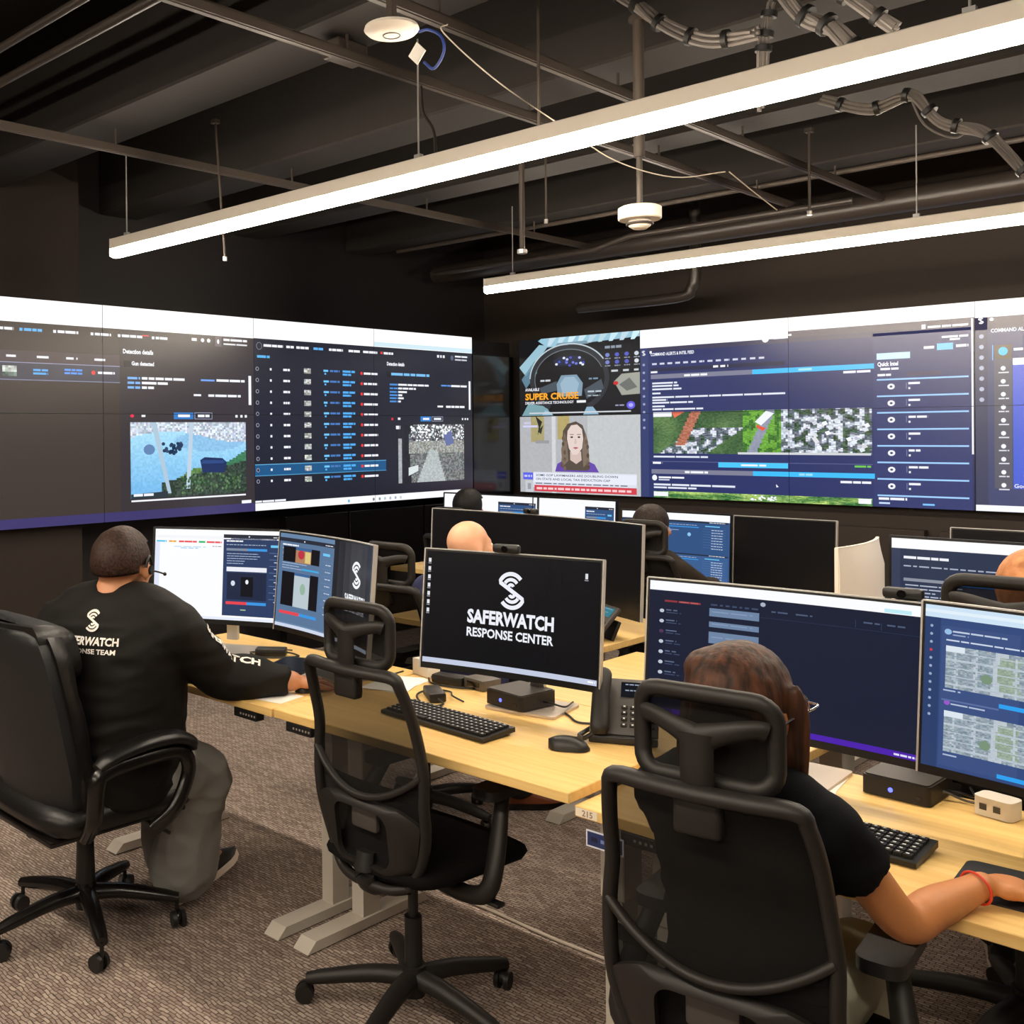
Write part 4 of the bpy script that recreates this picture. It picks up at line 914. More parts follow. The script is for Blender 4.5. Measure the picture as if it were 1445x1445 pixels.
# --- right edge monitor with maps
P = PU(); P.rect(0, 0, 1, 1, (50, 74, 124), 0); P.rect(0, 0.925, 1, 1, (206, 228, 246), 1); P.rect(0, 0.955, 1, 0.975, (226, 240, 250), 2)
P.rect(0, 0, 0.05, 0.925, (40, 62, 106), 1); P.rect(0.055, 0.02, 0.30, 0.88, (58, 80, 130), 1)
for k in range(12): P.disc(0.022, 0.87 - k * 0.05, 0.005, 0.009, (200, 60, 80) if k == 3 else (150, 170, 200), 3, 8)
P.disc(0.075, 0.845, 0.012, 0.018, (150, 190, 230), 3, 10); P.words(0.09, 0.26, 0.845, 0.010, (190, 204, 226), 3, 0.04, 0.1); P.words(0.09, 0.14, 0.825, 0.008, (150, 168, 200), 3, 0.03); P.words(0.07, 0.32, 0.79, 0.009, (200, 212, 232), 3, 0.05, 0.1)
def maptile(u, v):
    n = noise.noise(Vector((u * 26, v * 11, 3)))
    if abs((u * 10.3 + 0.2 * n) % 1 - 0.5) < 0.06 or abs((v * 5.2) % 1 - 0.5) < 0.09: return jit((184, 196, 206), 8)
    if abs(u - 0.30 - 0.1 * (0.5 - v) ** 2) < 0.05 and abs(v - 0.5) < 0.4: return jit((150, 168, 150), 14)
    if abs(u - 0.25 - 0.02 * v) < 0.03: return jit((188, 198, 206), 6)
    return jit((154, 168, 178) if n > 0 else (138, 154, 166), 20)
for y0, y1 in ((0.50, 0.76), (0.11, 0.36)):
    P.field(0.07, y0, 0.72, y1, 96, 40, maptile, 3); P.rect(0.07, y1 - 0.035, 0.13, y1, (220, 230, 240), 4); P.disc(0.20, (y0 + y1) / 2 - 0.04, 0.018, 0.03, (120, 146, 120), 4, 10)
P.rect(0.24, 0.435, 0.7, 0.46, (44, 160, 240), 3); P.rect(0.06, 0.42, 0.24, 0.43, (90, 110, 160), 3); P.disc(0.078, 0.41, 0.01, 0.016, (150, 90, 200), 3, 10); P.words(0.09, 0.2, 0.40, 0.009, (176, 190, 216), 3, 0.04, 0.1)
P.words(0.07, 0.12, 0.085, 0.009, (170, 186, 214), 3, 0.03); P.rect(0.24, 0.02, 0.7, 0.045, (44, 160, 240), 3); P.words(0.065, 0.12, 0.48, 0.009, (170, 186, 214), 3, 0.03)
monitor('monitor at the right edge showing two grey street maps on blue', (-0.455, 2.575, 0.7285), -13.5, 0.64, 0.378, 0.315, P, tilt=4, rad=1.8, fwd=0.09)
# --- left desk monitors
P = PU(); P.rect(0, 0, 1, 1, (252, 253, 255), 0); P.rect(0, 0.90, 1, 0.93, (246, 246, 250), 1)
for a, b, c in ((0.01, 0.085, (96, 200, 236)), (0.10, 0.155, (242, 170, 50)), (0.175, 0.31, (238, 84, 90)), (0.325, 0.375, (40, 180, 100)), (0.385, 0.50, (238, 84, 90))): P.words(a, b, 0.852, 0.020, c, 2, 0.04, 0.08)
P.words(0.14, 0.38, 0.80, 0.008, (170, 214, 246), 2, 0.05); P.words(0.19, 0.32, 0.785, 0.008, (120, 190, 240), 2, 0.05); P.words(0.43, 0.50, 0.812, 0.007, (110, 116, 126), 2, 0.02); P.rect(0, 0, 0.035, 0.85, (226, 232, 250), 1)
X, Y = window(P, 0.515, 0.985, 0.05, 0.955)
P.rect(X(0.06), Y(0.545), X(0.72), Y(0.60), WH, 4); P.rect(X(0.07), Y(0.20), X(0.72), Y(0.53), (30, 40, 66), 4); P.rect(X(0.30), Y(0.24), X(0.50), Y(0.48), (12, 14, 22), 5); P.disc(X(0.17), Y(0.40), 0.016, 0.03, (214, 226, 240), 5); P.disc(X(0.40), Y(0.42), 0.012, 0.025, WH, 6)
for k in range(14): P.rect(X(rnd.uniform(0.1, 0.66)), Y(rnd.uniform(0.22, 0.5)), X(rnd.uniform(0.1, 0.66)) * 0 + X(0.5) + rnd.uniform(0.0, 0.01), Y(0.22), (90, 110, 160), 4) if False else None
P.rect(X(0.06), Y(0.14), X(0.40), Y(0.175), (232, 70, 80), 4); P.rect(X(0.40), Y(0.14), X(0.72), Y(0.175), (60, 150, 226), 4); P.words(X(0.3), X(0.4), Y(0.07), 0.012, (170, 200, 160), 4, 0.03); P.rect(0, 0, 1, 0.03, (232, 238, 252), 2)
monitor('left monitor on the desk of the seated man, half white page', (-3.30, 2.53, 0.7585), 27, 0.575, 0.372, 0.306, P, tilt=5, rad=1.8, fwd=0.06, rim='bezel', stand='silver')
P = PU(); P.rect(0, 0, 1, 1, (104, 134, 168), 0); X, Y = window(P, 0.0, 0.52, 0.05, 0.955, (90, 118, 152))
for (y0, y1, c) in ((0.72, 0.90, (178, 130, 92)), (0.20, 0.60, (186, 200, 208))):
    P.rect(X(0.07), Y(y0), X(0.72), Y(y1), (14, 12, 20), 5); P.rect(X(0.28), Y(y0), X(0.56), Y(y1), c, 6); P.rect(X(0.28), Y(y1) - 0.03, X(0.56), Y(y1), (60, 100, 150), 7)
P.disc(X(0.38), Y(0.82), 0.03, 0.05, (190, 50, 70), 7); P.rect(X(0.45), Y(0.73), X(0.55), Y(0.86), (220, 200, 130), 7); P.disc(X(0.44), Y(0.42), 0.025, 0.06, (150, 180, 160), 7)
P.rect(X(0.06), Y(0.10), X(0.40), Y(0.135), (232, 70, 80), 5); P.rect(X(0.40), Y(0.10), X(0.72), Y(0.135), (60, 150, 226), 5); P.rect(X(0.4), Y(0.64), X(0.72), Y(0.66), (60, 170, 230), 5)
P.rect(0.52, 0, 1, 1, (13, 16, 26), 1); emblem(P, 0.80, 0.70, 0.19, WH, 3, 1.75); P.text('SAFERWATCH', 0.80, 0.43, 0.07, WH, 3, 'c', 0.04, width=0.26); P.text('RESPONSE CENTER', 0.80, 0.33, 0.055, WH, 3, 'c', 0.028, width=0.26); P.rect(0, 0, 0.52, 0.035, (206, 216, 236), 3); P.rect(0.52, 0, 1, 0.035, (206, 216, 236), 3)
monitor('second monitor on the seated man\'s desk, blue window beside small white logo', (-2.685, 2.575, 0.7585), -13, 0.66, 0.372, 0.304, P, tilt=5, rad=1.3, fwd=0.055)
# --- wide dark monitor of the bald man
P = PU(); P.rect(0, 0, 1, 1, (3, 3, 4), 0)
monitor('very wide curved switched off monitor in front of the bald man', (-2.89, 4.12, 0.7585), -8, 1.32, 0.40, 0.262, P, tilt=3, rad=1.8, smat='screen_off', fwd=0.04, base=(0.34, 0.22))
# --- far row
def far_pic(split, bar=True):
    P = PU(); P.rect(0, 0, 1, 1, (252, 253, 255), 0); window(P, split, 0.985, 0.0, 0.90 if split > 0.2 else 0.86, (52, 84, 130)); return P
FG = 'lit monitors in the far row'
monitor('far lit monitor behind the black-haired head, mostly white page', (-4.20, 5.42, 0.7405), 0, 0.76, 0.40, 0.272, far_pic(0.56), tilt=3, rad=1.8, fwd=0.06, rim='bezel', group=FG)
monitor('far lit monitor with large white page and small blue window', (-3.56, 5.40, 0.7405), -2, 0.60, 0.40, 0.272, far_pic(0.62), tilt=3, rad=1.8, fwd=0.06, rim='bezel', group=FG)
P = PU(); P.rect(0, 0, 1, 1, (54, 88, 136), 0); P.rect(0, 0.90, 1, 1, (252, 253, 255), 1); window(P, 0, 0.985, 0.42, 0.895, (50, 84, 132)); window(P, 0, 0.985, 0.0, 0.42, (60, 96, 146)); P.disc(0.62, 0.70, 0.018, 0.03, (140, 200, 240), 4, 6)
monitor('far lit monitor with blue window behind the person in brown', (-2.895, 5.38, 0.7405), 0, 0.655, 0.40, 0.225, P, tilt=3, rad=1.8, fwd=0.06, rim='bezel', group=FG)
P = PU(); P.rect(0, 0, 1, 1, (3, 3, 4), 0)
monitor('far switched off monitor right of the person in brown', (-2.295, 5.36, 0.7405), -2, 0.53, 0.38, 0.232, P, tilt=3, rad=0, smat='screen_off', fwd=0.06)
P = PU(); P.rect(0, 0, 1, 1, (3, 3, 4), 0)
monitor('small switched off monitor at the right edge under the back screens', (-1.28, 5.36, 0.7405), 0, 0.5, 0.34, 0.25, P, tilt=3, rad=0, smat='screen_off', fwd=0.06, stand='bezel')
desk('bench_desk', 'far pale desk at the right edge under the small dark monitor', -1.845, -0.6, 4.98, 5.68, 0.74, (-1.75, -0.7))
# --- orange-haired person's monitors
P = PU(); P.rect(0, 0, 1, 1, (40, 52, 78), 0); P.rect(0, 0.90, 1, 1, (252, 253, 255), 1); P.rect(0.44, 0.6, 0.445, 0.9, (226, 230, 236), 3)
P.rect(0, 0, 0.025, 0.90, (52, 62, 86), 1); P.words(0.035, 0.16, 0.80, 0.026, WH, 3, 0.03, 0.1); P.words(0.035, 0.30, 0.72, 0.013, (170, 180, 200), 3, 0.02, 0.3); P.disc(0.36, 0.845, 0.007, 0.022, WH, 3, 10); P.words(0.38, 0.42, 0.845, 0.014, WH, 3, 0.02)
P.rect(0.035, 0.575, 0.16, 0.605, (140, 146, 160), 3); P.rect(0.165, 0.565, 0.31, 0.61, (40, 140, 230), 3); P.rect(0.32, 0.63, 0.40, 0.68, (70, 190, 236), 3); P.rect(0.33, 0.70, 0.38, 0.73, (90, 170, 230), 3); P.rect(0.36, 0.58, 0.40, 0.60, (70, 190, 236), 3)
for k in range(7): P.words(0.04, rnd.uniform(0.12, 0.24), 0.53 - k * 0.035, 0.012, (176, 186, 206), 3, 0.04, 0.1)
P.rect(0.0, 0.0, 0.43, 0.24, (190, 200, 214), 3); P.disc(0.19, 0.16, 0.02, 0.07, (90, 120, 90), 4); P.disc(0.15, 0.10, 0.03, 0.05, (236, 240, 246), 4); window(P, 0.45, 0.98, 0, 0.9, (50, 70, 104))
monitor('wide lit monitor behind the white-backed monitor at right', (-0.79, 4.15, 0.7455), 0, 1.19, 0.385, 0.285, P, tilt=2, rad=0, fwd=0.05, rim='bezel')
P = PU(); P.rect(0, 0, 1, 1, (90, 110, 150), 0)
wm = monitor('white-backed curved monitor turned away from the camera', (-1.315, 3.82, 0.7455), -86, 0.46, 0.40, 0.275, P, tilt=0, rad=0.9, fwd=0.05, shell='silver_shell', rim='silver_shell', stand='silver_shell', base=(0.14, 0.2), thick=0.014)

# webcams sit on top of monitors
def webcam(lab, loc, rz, stem_=False):
    t = thing('webcam', lab, 'webcam', loc, rz)
    MB().box((0, -0.012, 0.012), (0.088, 0.026, 0.026), bev=0.008).build('body', 'black_plastic', t)
    MB().cyl((0, -0.024, 0.012), (0, -0.029, 0.012), 0.010, n=16).build('lens', 'gloss_black', t)
    MB().box((0, 0.014, -0.016), (0.046, 0.012, 0.05), bev=0.003).build('clip', 'black_plastic', t)
    return t
webcam('black webcam clipped on top of the logo monitor', (-1.945, 2.56, 1.252), 9.5)
webcam('black webcam on the right corner of the large dark blue monitor', (-0.865, 2.66, 1.218), 2.5)
webcam('tiny webcam on top of the wide dark monitor of the bald man', (-2.98, 4.115, 1.224), -8)

# ------------------------------------------------------------------ desk equipment
def keyboard(lab, loc, rz, w=0.42, d=0.135):
    t = thing('keyboard', lab, 'keyboard', loc, rz)
    b = MB(); b.prism([(-d / 2, 0.002), (d / 2, 0.008), (d / 2, 0.022), (-d / 2, 0.012)], w, Matrix(((0, 0, 1), (1, 0, 0), (0, 1, 0))), (-w / 2, 0, 0)); b.build('case', 'black_plastic', t, ang=20)
    k = MB(); lg = MB(); nx, ny = 21, 6
    for j in range(ny):
        for i in range(nx):
            if j == 0 and 4 <= i <= 8:
                if i != 6: continue
            x = -w / 2 + 0.012 + (w - 0.024) * (i + 0.5) / nx; y = -d / 2 + 0.012 + (d - 0.022) * (j + 0.5) / ny; z = 0.0125 + 0.010 * (y + d / 2) / d
            wk = (w - 0.024) / nx * 0.84 * (5.2 if (j == 0 and i == 6) else 1)
            k.box((x, y, z + 0.003), (wk, (d - 0.022) / ny * 0.82, 0.007)); lg.box((x - 0.002, y + 0.002, z + 0.0068), (0.006, 0.005, 0.0006))
    k.build('keys', 'key_black', t, smooth=False); lg.build('key_legends', 'key_legend', t, smooth=False)
    return t
keyboard('black keyboard in front of the logo monitor', (-2.02, 2.348, 0.7585), -4)
keyboard('black keyboard in front of the brown-haired woman', (-0.935, 2.352, 0.7285), 0)
def mouse(lab, loc, rz):
    t = thing('computer_mouse', lab, 'mouse', loc, rz); b = MB(); rows = []
    for i in range(13):
        v = i / 12; y = -0.055 + 0.11 * v; wd = 0.032 * math.sqrt(max(0.02, 1 - (2 * v - 1) ** 4)) * (1 - 0.1 * v); ht = 0.036 * math.sqrt(max(0.02, 1 - (2 * v - 0.85) ** 2 * 0.75))
        rows.append([(wd * math.cos(PI * k / 10), y, 0.001 + ht * math.sin(PI * k / 10)) for k in range(11)])
    b.grid(rows, closed_u=True, cap=True).build('shell', 'black_plastic', t, ang=60)
    MB().cyl((-0.003, 0.028, 0.033), (0.003, 0.028, 0.033), 0.008, n=12).build('scroll_wheel', 'grey_plastic', t)
    MB().box((0, 0.03, 0.0335), (0.0012, 0.04, 0.004)).build('button_gap', 'gloss_black', t)
    return t
mouse('black wireless mouse lying right of the keyboard near the desk phone', (-1.62, 2.392, 0.7585), -60)
mouse('black mouse under the right hand of the man with the headset', (-2.60, 2.335, 0.7585), -15)
def mini_pc(lab, loc, rz, w=0.155, d=0.155, h=0.045):
    t = thing('mini_computer', lab, 'computer', loc, rz)
    MB().prism(rrect(w, d, 0.012), h, None, (0, 0, 0.002)).build('case', 'dark_plastic', t, ang=30)
    MB().prism(rrect(w - 0.01, d - 0.01, 0.010), 0.003, None, (0, 0, h + 0.002)).build('lid', 'grey_plastic', t, ang=30)
    MB().cyl((-0.01, -d / 2 + 0.001, h * 0.5), (-0.01, -d / 2 - 0.0015, h * 0.5), 0.0055, n=14).build('power_led', 'led_blue', t)
    b = MB(); b.box((w / 2 - 0.025, -d / 2 - 0.0005, h * 0.4), (0.012, 0.002, 0.007)); b.build('port', 'gloss_black', t, smooth=False)
    MB().tube([(w / 2, 0.02, 0.02), (w / 2 + 0.03, 0.02, 0.022), (w / 2 + 0.05, 0.06, 0.008), (w / 2 + 0.02, 0.13, 0.006)], 0.003, 6, smooth=5).build('power_cable', 'cable_black', t)
    return t
mini_pc('black mini computer with blue light on the logo monitor\'s silver base', (-1.975, 2.655, 0.7675), -8)
mini_pc('black mini computer with blue light behind the woman\'s keyboard', (-0.893, 2.755, 0.7285), -2)
mini_pc('black mini computer with blue light beside the seated man\'s hand', (-2.66, 2.62, 0.7685), -20)
# desk phones
def desk_phone(lab, loc, rz, s=1.0, lcd='lcd_dark'):
    t = thing('desk_phone', lab, 'phone', loc, rz); t.scale = (s, s, s); T = rotm(48, 0, 0)
    bz = Vector((0, 0, 0.088))
    MB().box(bz, (0.20, 0.19, 0.022), T, bev=0.006).build('body', 'grey_plastic', t)
    MB().box((0, 0.06, 0.045), (0.13, 0.018, 0.10), rotm(-25, 0, 0), bev=0.004).build('stand', 'black_plastic', t)
    MB().box((0, -0.082, 0.012), (0.20, 0.02, 0.022), bev=0.004).build('front_foot', 'black_plastic', t)
    q = lambda x, y, z: T @ Vector((x, y, z)) + bz
    MB().box(q(0.035, 0.055, 0.0125), (0.095, 0.05, 0.003), T).build('screen', lcd, t, smooth=False)
    P = Paint(); P.words(0.0, 0.07, 0.07, 0.004, (150, 160, 180), 0, 0.012); P.words(0.0, 0.05, 0.05, 0.004, (150, 160, 180), 0, 0.012)
    P.build('screen_text', 'screen_desk', lambda x, y, o: q(x, y, 0.0143 + o), t)
    b = MB()
    for j in range(4):
        for i in range(3): b.box(q(0.0 + i * 0.026, -0.005 - j * 0.02, 0.0135), (0.018, 0.012, 0.005), T, bev=0.002, seg=1)
    for j in range(4): b.box(q(0.083, -0.005 - j * 0.02, 0.0135), (0.012, 0.01, 0.005), T)
    b.build('keypad', 'black_plastic', t)
    lg = MB()
    for j in range(4):
        for i in range(3): lg.box(q(i * 0.026, -0.003 - j * 0.02, 0.0165), (0.006, 0.004, 0.0008), T)
    lg.build('key_legends', 'key_legend', t, smooth=False)
    h = MB()
    pts = [q(-0.068, 0.10, 0.028), q(-0.068, 0.085, 0.038), q(-0.068, 0.0, 0.044), q(-0.068, -0.085, 0.038), q(-0.068, -0.10, 0.028)]
    h.tube(pts, [0.022, 0.027, 0.024, 0.027, 0.022], 14, smooth=4, flat=(0.75, 1.05), up=(T @ Vector((0, 0, 1)))).build('handset', 'dark_plastic', t, ang=60)
    MB().tube([(-0.07, -0.08, 0.04), (-0.11, -0.09, 0.012), (-0.13, -0.06, 0.01), (-0.12, -0.02, 0.01), (-0.10, 0.0, 0.02)], 0.007, 8, smooth=6).build('handset_cord', 'cable_black', t)
    return t
desk_phone('grey desk phone with handset between the logo monitor and the woman', (-1.575, 2.60, 0.7585), 27, 0.92)
desk_phone('distant desk phone with teal screen beside the wide dark monitor', (-2.385, 3.74, 0.7585), -30, 0.85, 'lcd_teal')
# mouse pad, white hub, papers, laptop
t = thing('mouse_pad', 'black mouse pad with white letters under the woman\'s hand', 'mouse pad', (-0.54, 2.32, 0.7285), 4)
MB().prism(rrect(0.24, 0.20, 0.02), 0.003).build('pad', 'pad_black', t, ang=30)
P = Paint(); P.text('SA', -0.10, -0.065, 0.018, WH, 0, 'l', 0.03); P.build('pad_lettering', 'print_white', lambda x, y, o: Vector((x, y, 0.0034 + o)), t)
mouse('dark mouse under the hand of the brown-haired woman', (-0.475, 2.325, 0.7320), -20)
t = thing('cable_hub', 'small white socket block behind the woman\'s mouse pad', 'socket', (-0.695, 2.735, 0.7285), -12)
MB().prism(rrect(0.085, 0.06, 0.016), 0.042, None, (0, 0, 0.001)).build('body', 'white_plastic', t, ang=40)
for x in (-0.018, 0.012): MB().box((x, -0.0305, 0.022), (0.015, 0.002, 0.014)).build('socket', 'grey_plastic', t, smooth=False)
MB().tube([(-0.03, 0.02, 0.012), (-0.08, 0.02, 0.006), (-0.12, 0.0, 0.02), (-0.14, -0.02, 0.02)], 0.003, 6, smooth=5).build('cable', 'cable_grey', t)
def sheet(name, lab, cat, loc, rz, w, d, n=1, m='paper', h=0.0006):
    t = thing(name, lab, cat, loc, rz)
    for k in range(n): MB().box((0, 0, h / 2 + k * (h + 0.0004)), (w, d, h), rotm(0, 0, k * 7)).build('sheet', m, t, smooth=False)
    return t
sheet('paper', 'white sheet of paper beside the brown-haired woman\'s headrest', 'paper', (-1.115, 2.62, 0.7287), 8, 0.20, 0.26, 2)
t = thing('laptop', 'closed silver laptop at the right edge of the woman\'s desk', 'laptop', (-0.44, 2.62, 0.7285), 6)
MB().prism(rrect(0.31, 0.22, 0.012), 0.009, None, (0, 0, 0.001)).build('base', 'silver', t, ang=30); MB().prism(rrect(0.31, 0.22, 0.012), 0.007, None, (0, 0, 0.0108)).build('lid', 'silver_shell', t, ang=30)
sheet('paper_stack', 'loose papers under the right arm of the man with the headset', 'papers', (-2.80, 2.47, 0.7587), -12, 0.21, 0.28, 4)
sheet('paper', 'blank sheet lying in front of the man\'s mouse', 'paper', (-2.62, 2.20, 0.7587), 10, 0.14, 0.12)
sheet('notebook', 'white paper left of the power adapter on the middle desk', 'paper', (-2.46, 2.60, 0.7587), 10, 0.15, 0.21, 3)
t = thing('tablet', 'dark tablet lying on the papers of the seated man', 'tablet', (-2.90, 2.52, 0.7628), 24); MB().prism(rrect(0.17, 0.24, 0.01), 0.008).build('body', 'black_plastic', t, ang=30); MB().prism(rrect(0.155, 0.22, 0.006), 0.001, None, (0, 0, 0.008)).build('glass', 'gloss_black', t, ang=30)
t = thing('small_box', 'small cream box behind the headrest of the empty mesh chair', 'box', (-2.47, 2.77, 0.7585), -14); MB().box((0, 0, 0.028), (0.10, 0.05, 0.055), bev=0.002).build('carton', 'white_enamel', t); MB().box((0, 0, 0.0562), (0.098, 0.048, 0.001)).build('lid', 'white_plastic', t)
def adapter(lab, loc, rz, m='black_plastic'):
    t = thing('power_adapter', lab, 'power adapter', loc, rz)
    MB().box((0, 0, 0.016), (0.12, 0.055, 0.03), bev=0.006).build('brick', m, t)
    MB().tube([(0.06, 0, 0.014), (0.09, 0.01, 0.005), (0.11, -0.03, 0.005), (0.05, -0.055, 0.005), (-0.04, -0.05, 0.005), (-0.08, -0.01, 0.01)], 0.0035, 6, smooth=6).build('lead', 'cable_black', t)
    MB().tube([(-0.06, 0, 0.014), (-0.09, 0.03, 0.006), (-0.06, 0.065, 0.005), (0.02, 0.055, 0.012), (0.07, 0.08, 0.005)], 0.003, 6, smooth=6).build('cord', 'cable_black', t)
    return t
adapter('black power adapter with coiled leads above the middle keyboard', (-2.235, 2.545, 0.7585), -38)
adapter('black power adapter behind the logo monitor at its left', (-2.33, 2.735, 0.7585), 10)
adapter('black power adapter under the seated man\'s left monitor', (-3.12, 2.60, 0.7585), 40)
t = thing('network_box', 'small grey box behind the lower left of the logo monitor', 'box', (-2.215, 2.765, 0.7585), -10); MB().box((0, 0, 0.018), (0.10, 0.08, 0.034), bev=0.003).build('case', 'cable_grey', t); MB().box((0, -0.041, 0.018), (0.06, 0.002, 0.015)).build('ports', 'gloss_black', t)
for lab, pts in (('thin black cable trailing from the silver base to the desk phone', [(-1.86, 2.70, 0.7625), (-1.80, 2.66, 0.7625), (-1.74, 2.62, 0.7625), (-1.68, 2.66, 0.7625), (-1.64, 2.72, 0.7625)]),
                 ('thin black cable hanging across the far desk beside the teal phone', [(-2.36, 3.70, 0.7625), (-2.33, 3.62, 0.7625), (-2.30, 3.56, 0.7625)]),
                 ('thin dark cable curling on the desk behind the woman\'s large monitor', [(-1.36, 2.79, 0.7325), (-1.29, 2.75, 0.7325), (-1.21, 2.77, 0.7325), (-1.12, 2.78, 0.7325)])):
    tag(MB().tube(pts, 0.0035, 7, smooth=6).build('cable', 'cable_black'), lab, 'cable')
tag(MB().tube([(-2.44, 2.80, 0.006), (-2.39, 2.783, 0.006), (-2.2, 2.785, 0.006), (-1.95, 2.77, 0.006), (-1.73, 2.773, 0.006), (-1.5, 2.76, 0.006), (-1.2, 2.77, 0.006), (-0.6, 2.77, 0.006)], 0.0055, 7, smooth=6).build('floor_cable', 'cable_cream'), 'pale cable running along the carpet under the front desks', 'cable')

# ------------------------------------------------------------------ chairs
def star_base(t, phase, r, m, hub_h=0.10, arm_w=0.027, twin=True):
    b = MB()
    b.lathe([(0.0, hub_h - 0.05), (0.032, hub_h - 0.05), (0.036, hub_h - 0.02), (0.034, hub_h + 0.035), (0.0, hub_h + 0.035)], n=20)
    for k in range(5):
        a = R(phase + 72 * k); d = Vector((math.cos(a), math.sin(a), 0)); u = Vector((0, 0, 1))
        b.tube([d * 0.02 + u * hub_h, d * 0.12 + u * (hub_h - 0.002), d * (r - 0.06) + u * (hub_h - 0.022), d * r + u * (hub_h - 0.034)], [arm_w * 1.15, arm_w * 1.05, arm_w * 0.9, arm_w * 0.72], 10, smooth=3, flat=(0.85, 1.0), up=(0, 0, 1))
    b.build('star_base', m, t, ang=50)
    for k in range(5):
        a = R(phase + 72 * k); d = Vector((math.cos(a), math.sin(a), 0)); p = d * (r - 0.004)
        s = Vector((-d.y, d.x, 0)); ca = a + 0.9 + k * 1.3; s = Vector((math.cos(ca), math.sin(ca), 0)); f = Vector((-s.y, s.x, 0)) * 0.012
        c = MB().cyl(p + Vector((0, 0, 0.03)), p + Vector((0, 0, hub_h - 0.035)), 0.007, n=8); c.ell(p + f + Vector((0, 0, 0.035)), (0.020, 0.020, 0.018), n=12, m=8); c = c.build('caster', m, t)
        for sg in (-1, 1): MB().cyl(p + f + s * (0.008 * sg) + Vector((0, 0, 0.0275)), p + f + s * (0.022 * sg) + Vector((0, 0, 0.0275)), 0.027, 0.025, n=18).build('wheel', m if m != 'gloss_arm' else 'black_plastic', c, ang=40)
def interp(tab, z):
    for i in range(len(tab) - 1):
        if tab[i][0] <= z <= tab[i + 1][0]:
            t = (z - tab[i][0]) / (tab[i + 1][0] - tab[i][0]); t = t * t * (3 - 2 * t); return tab[i][1] * (1 - t) + tab[i + 1][1] * t
    return tab[0][1] if z < tab[0][0] else tab[-1][1]
HW = [(0.42, 0.13), (0.50, 0.172), (0.60, 0.200), (0.72, 0.202), (0.86, 0.189), (1.0, 0.172)]
HY = [(0.42, -0.150), (0.52, -0.145), (0.65, -0.165), (0.78, -0.165), (0.90, -0.195), (1.0, -0.228)]
def back_pt(u, z, off=0):  # u -1..1 across, gently dished
    return Vector((u * interp(HW, z), interp(HY, z) - 0.028 * (1 - u * u) * 1.0 + 0.0 + off, z))
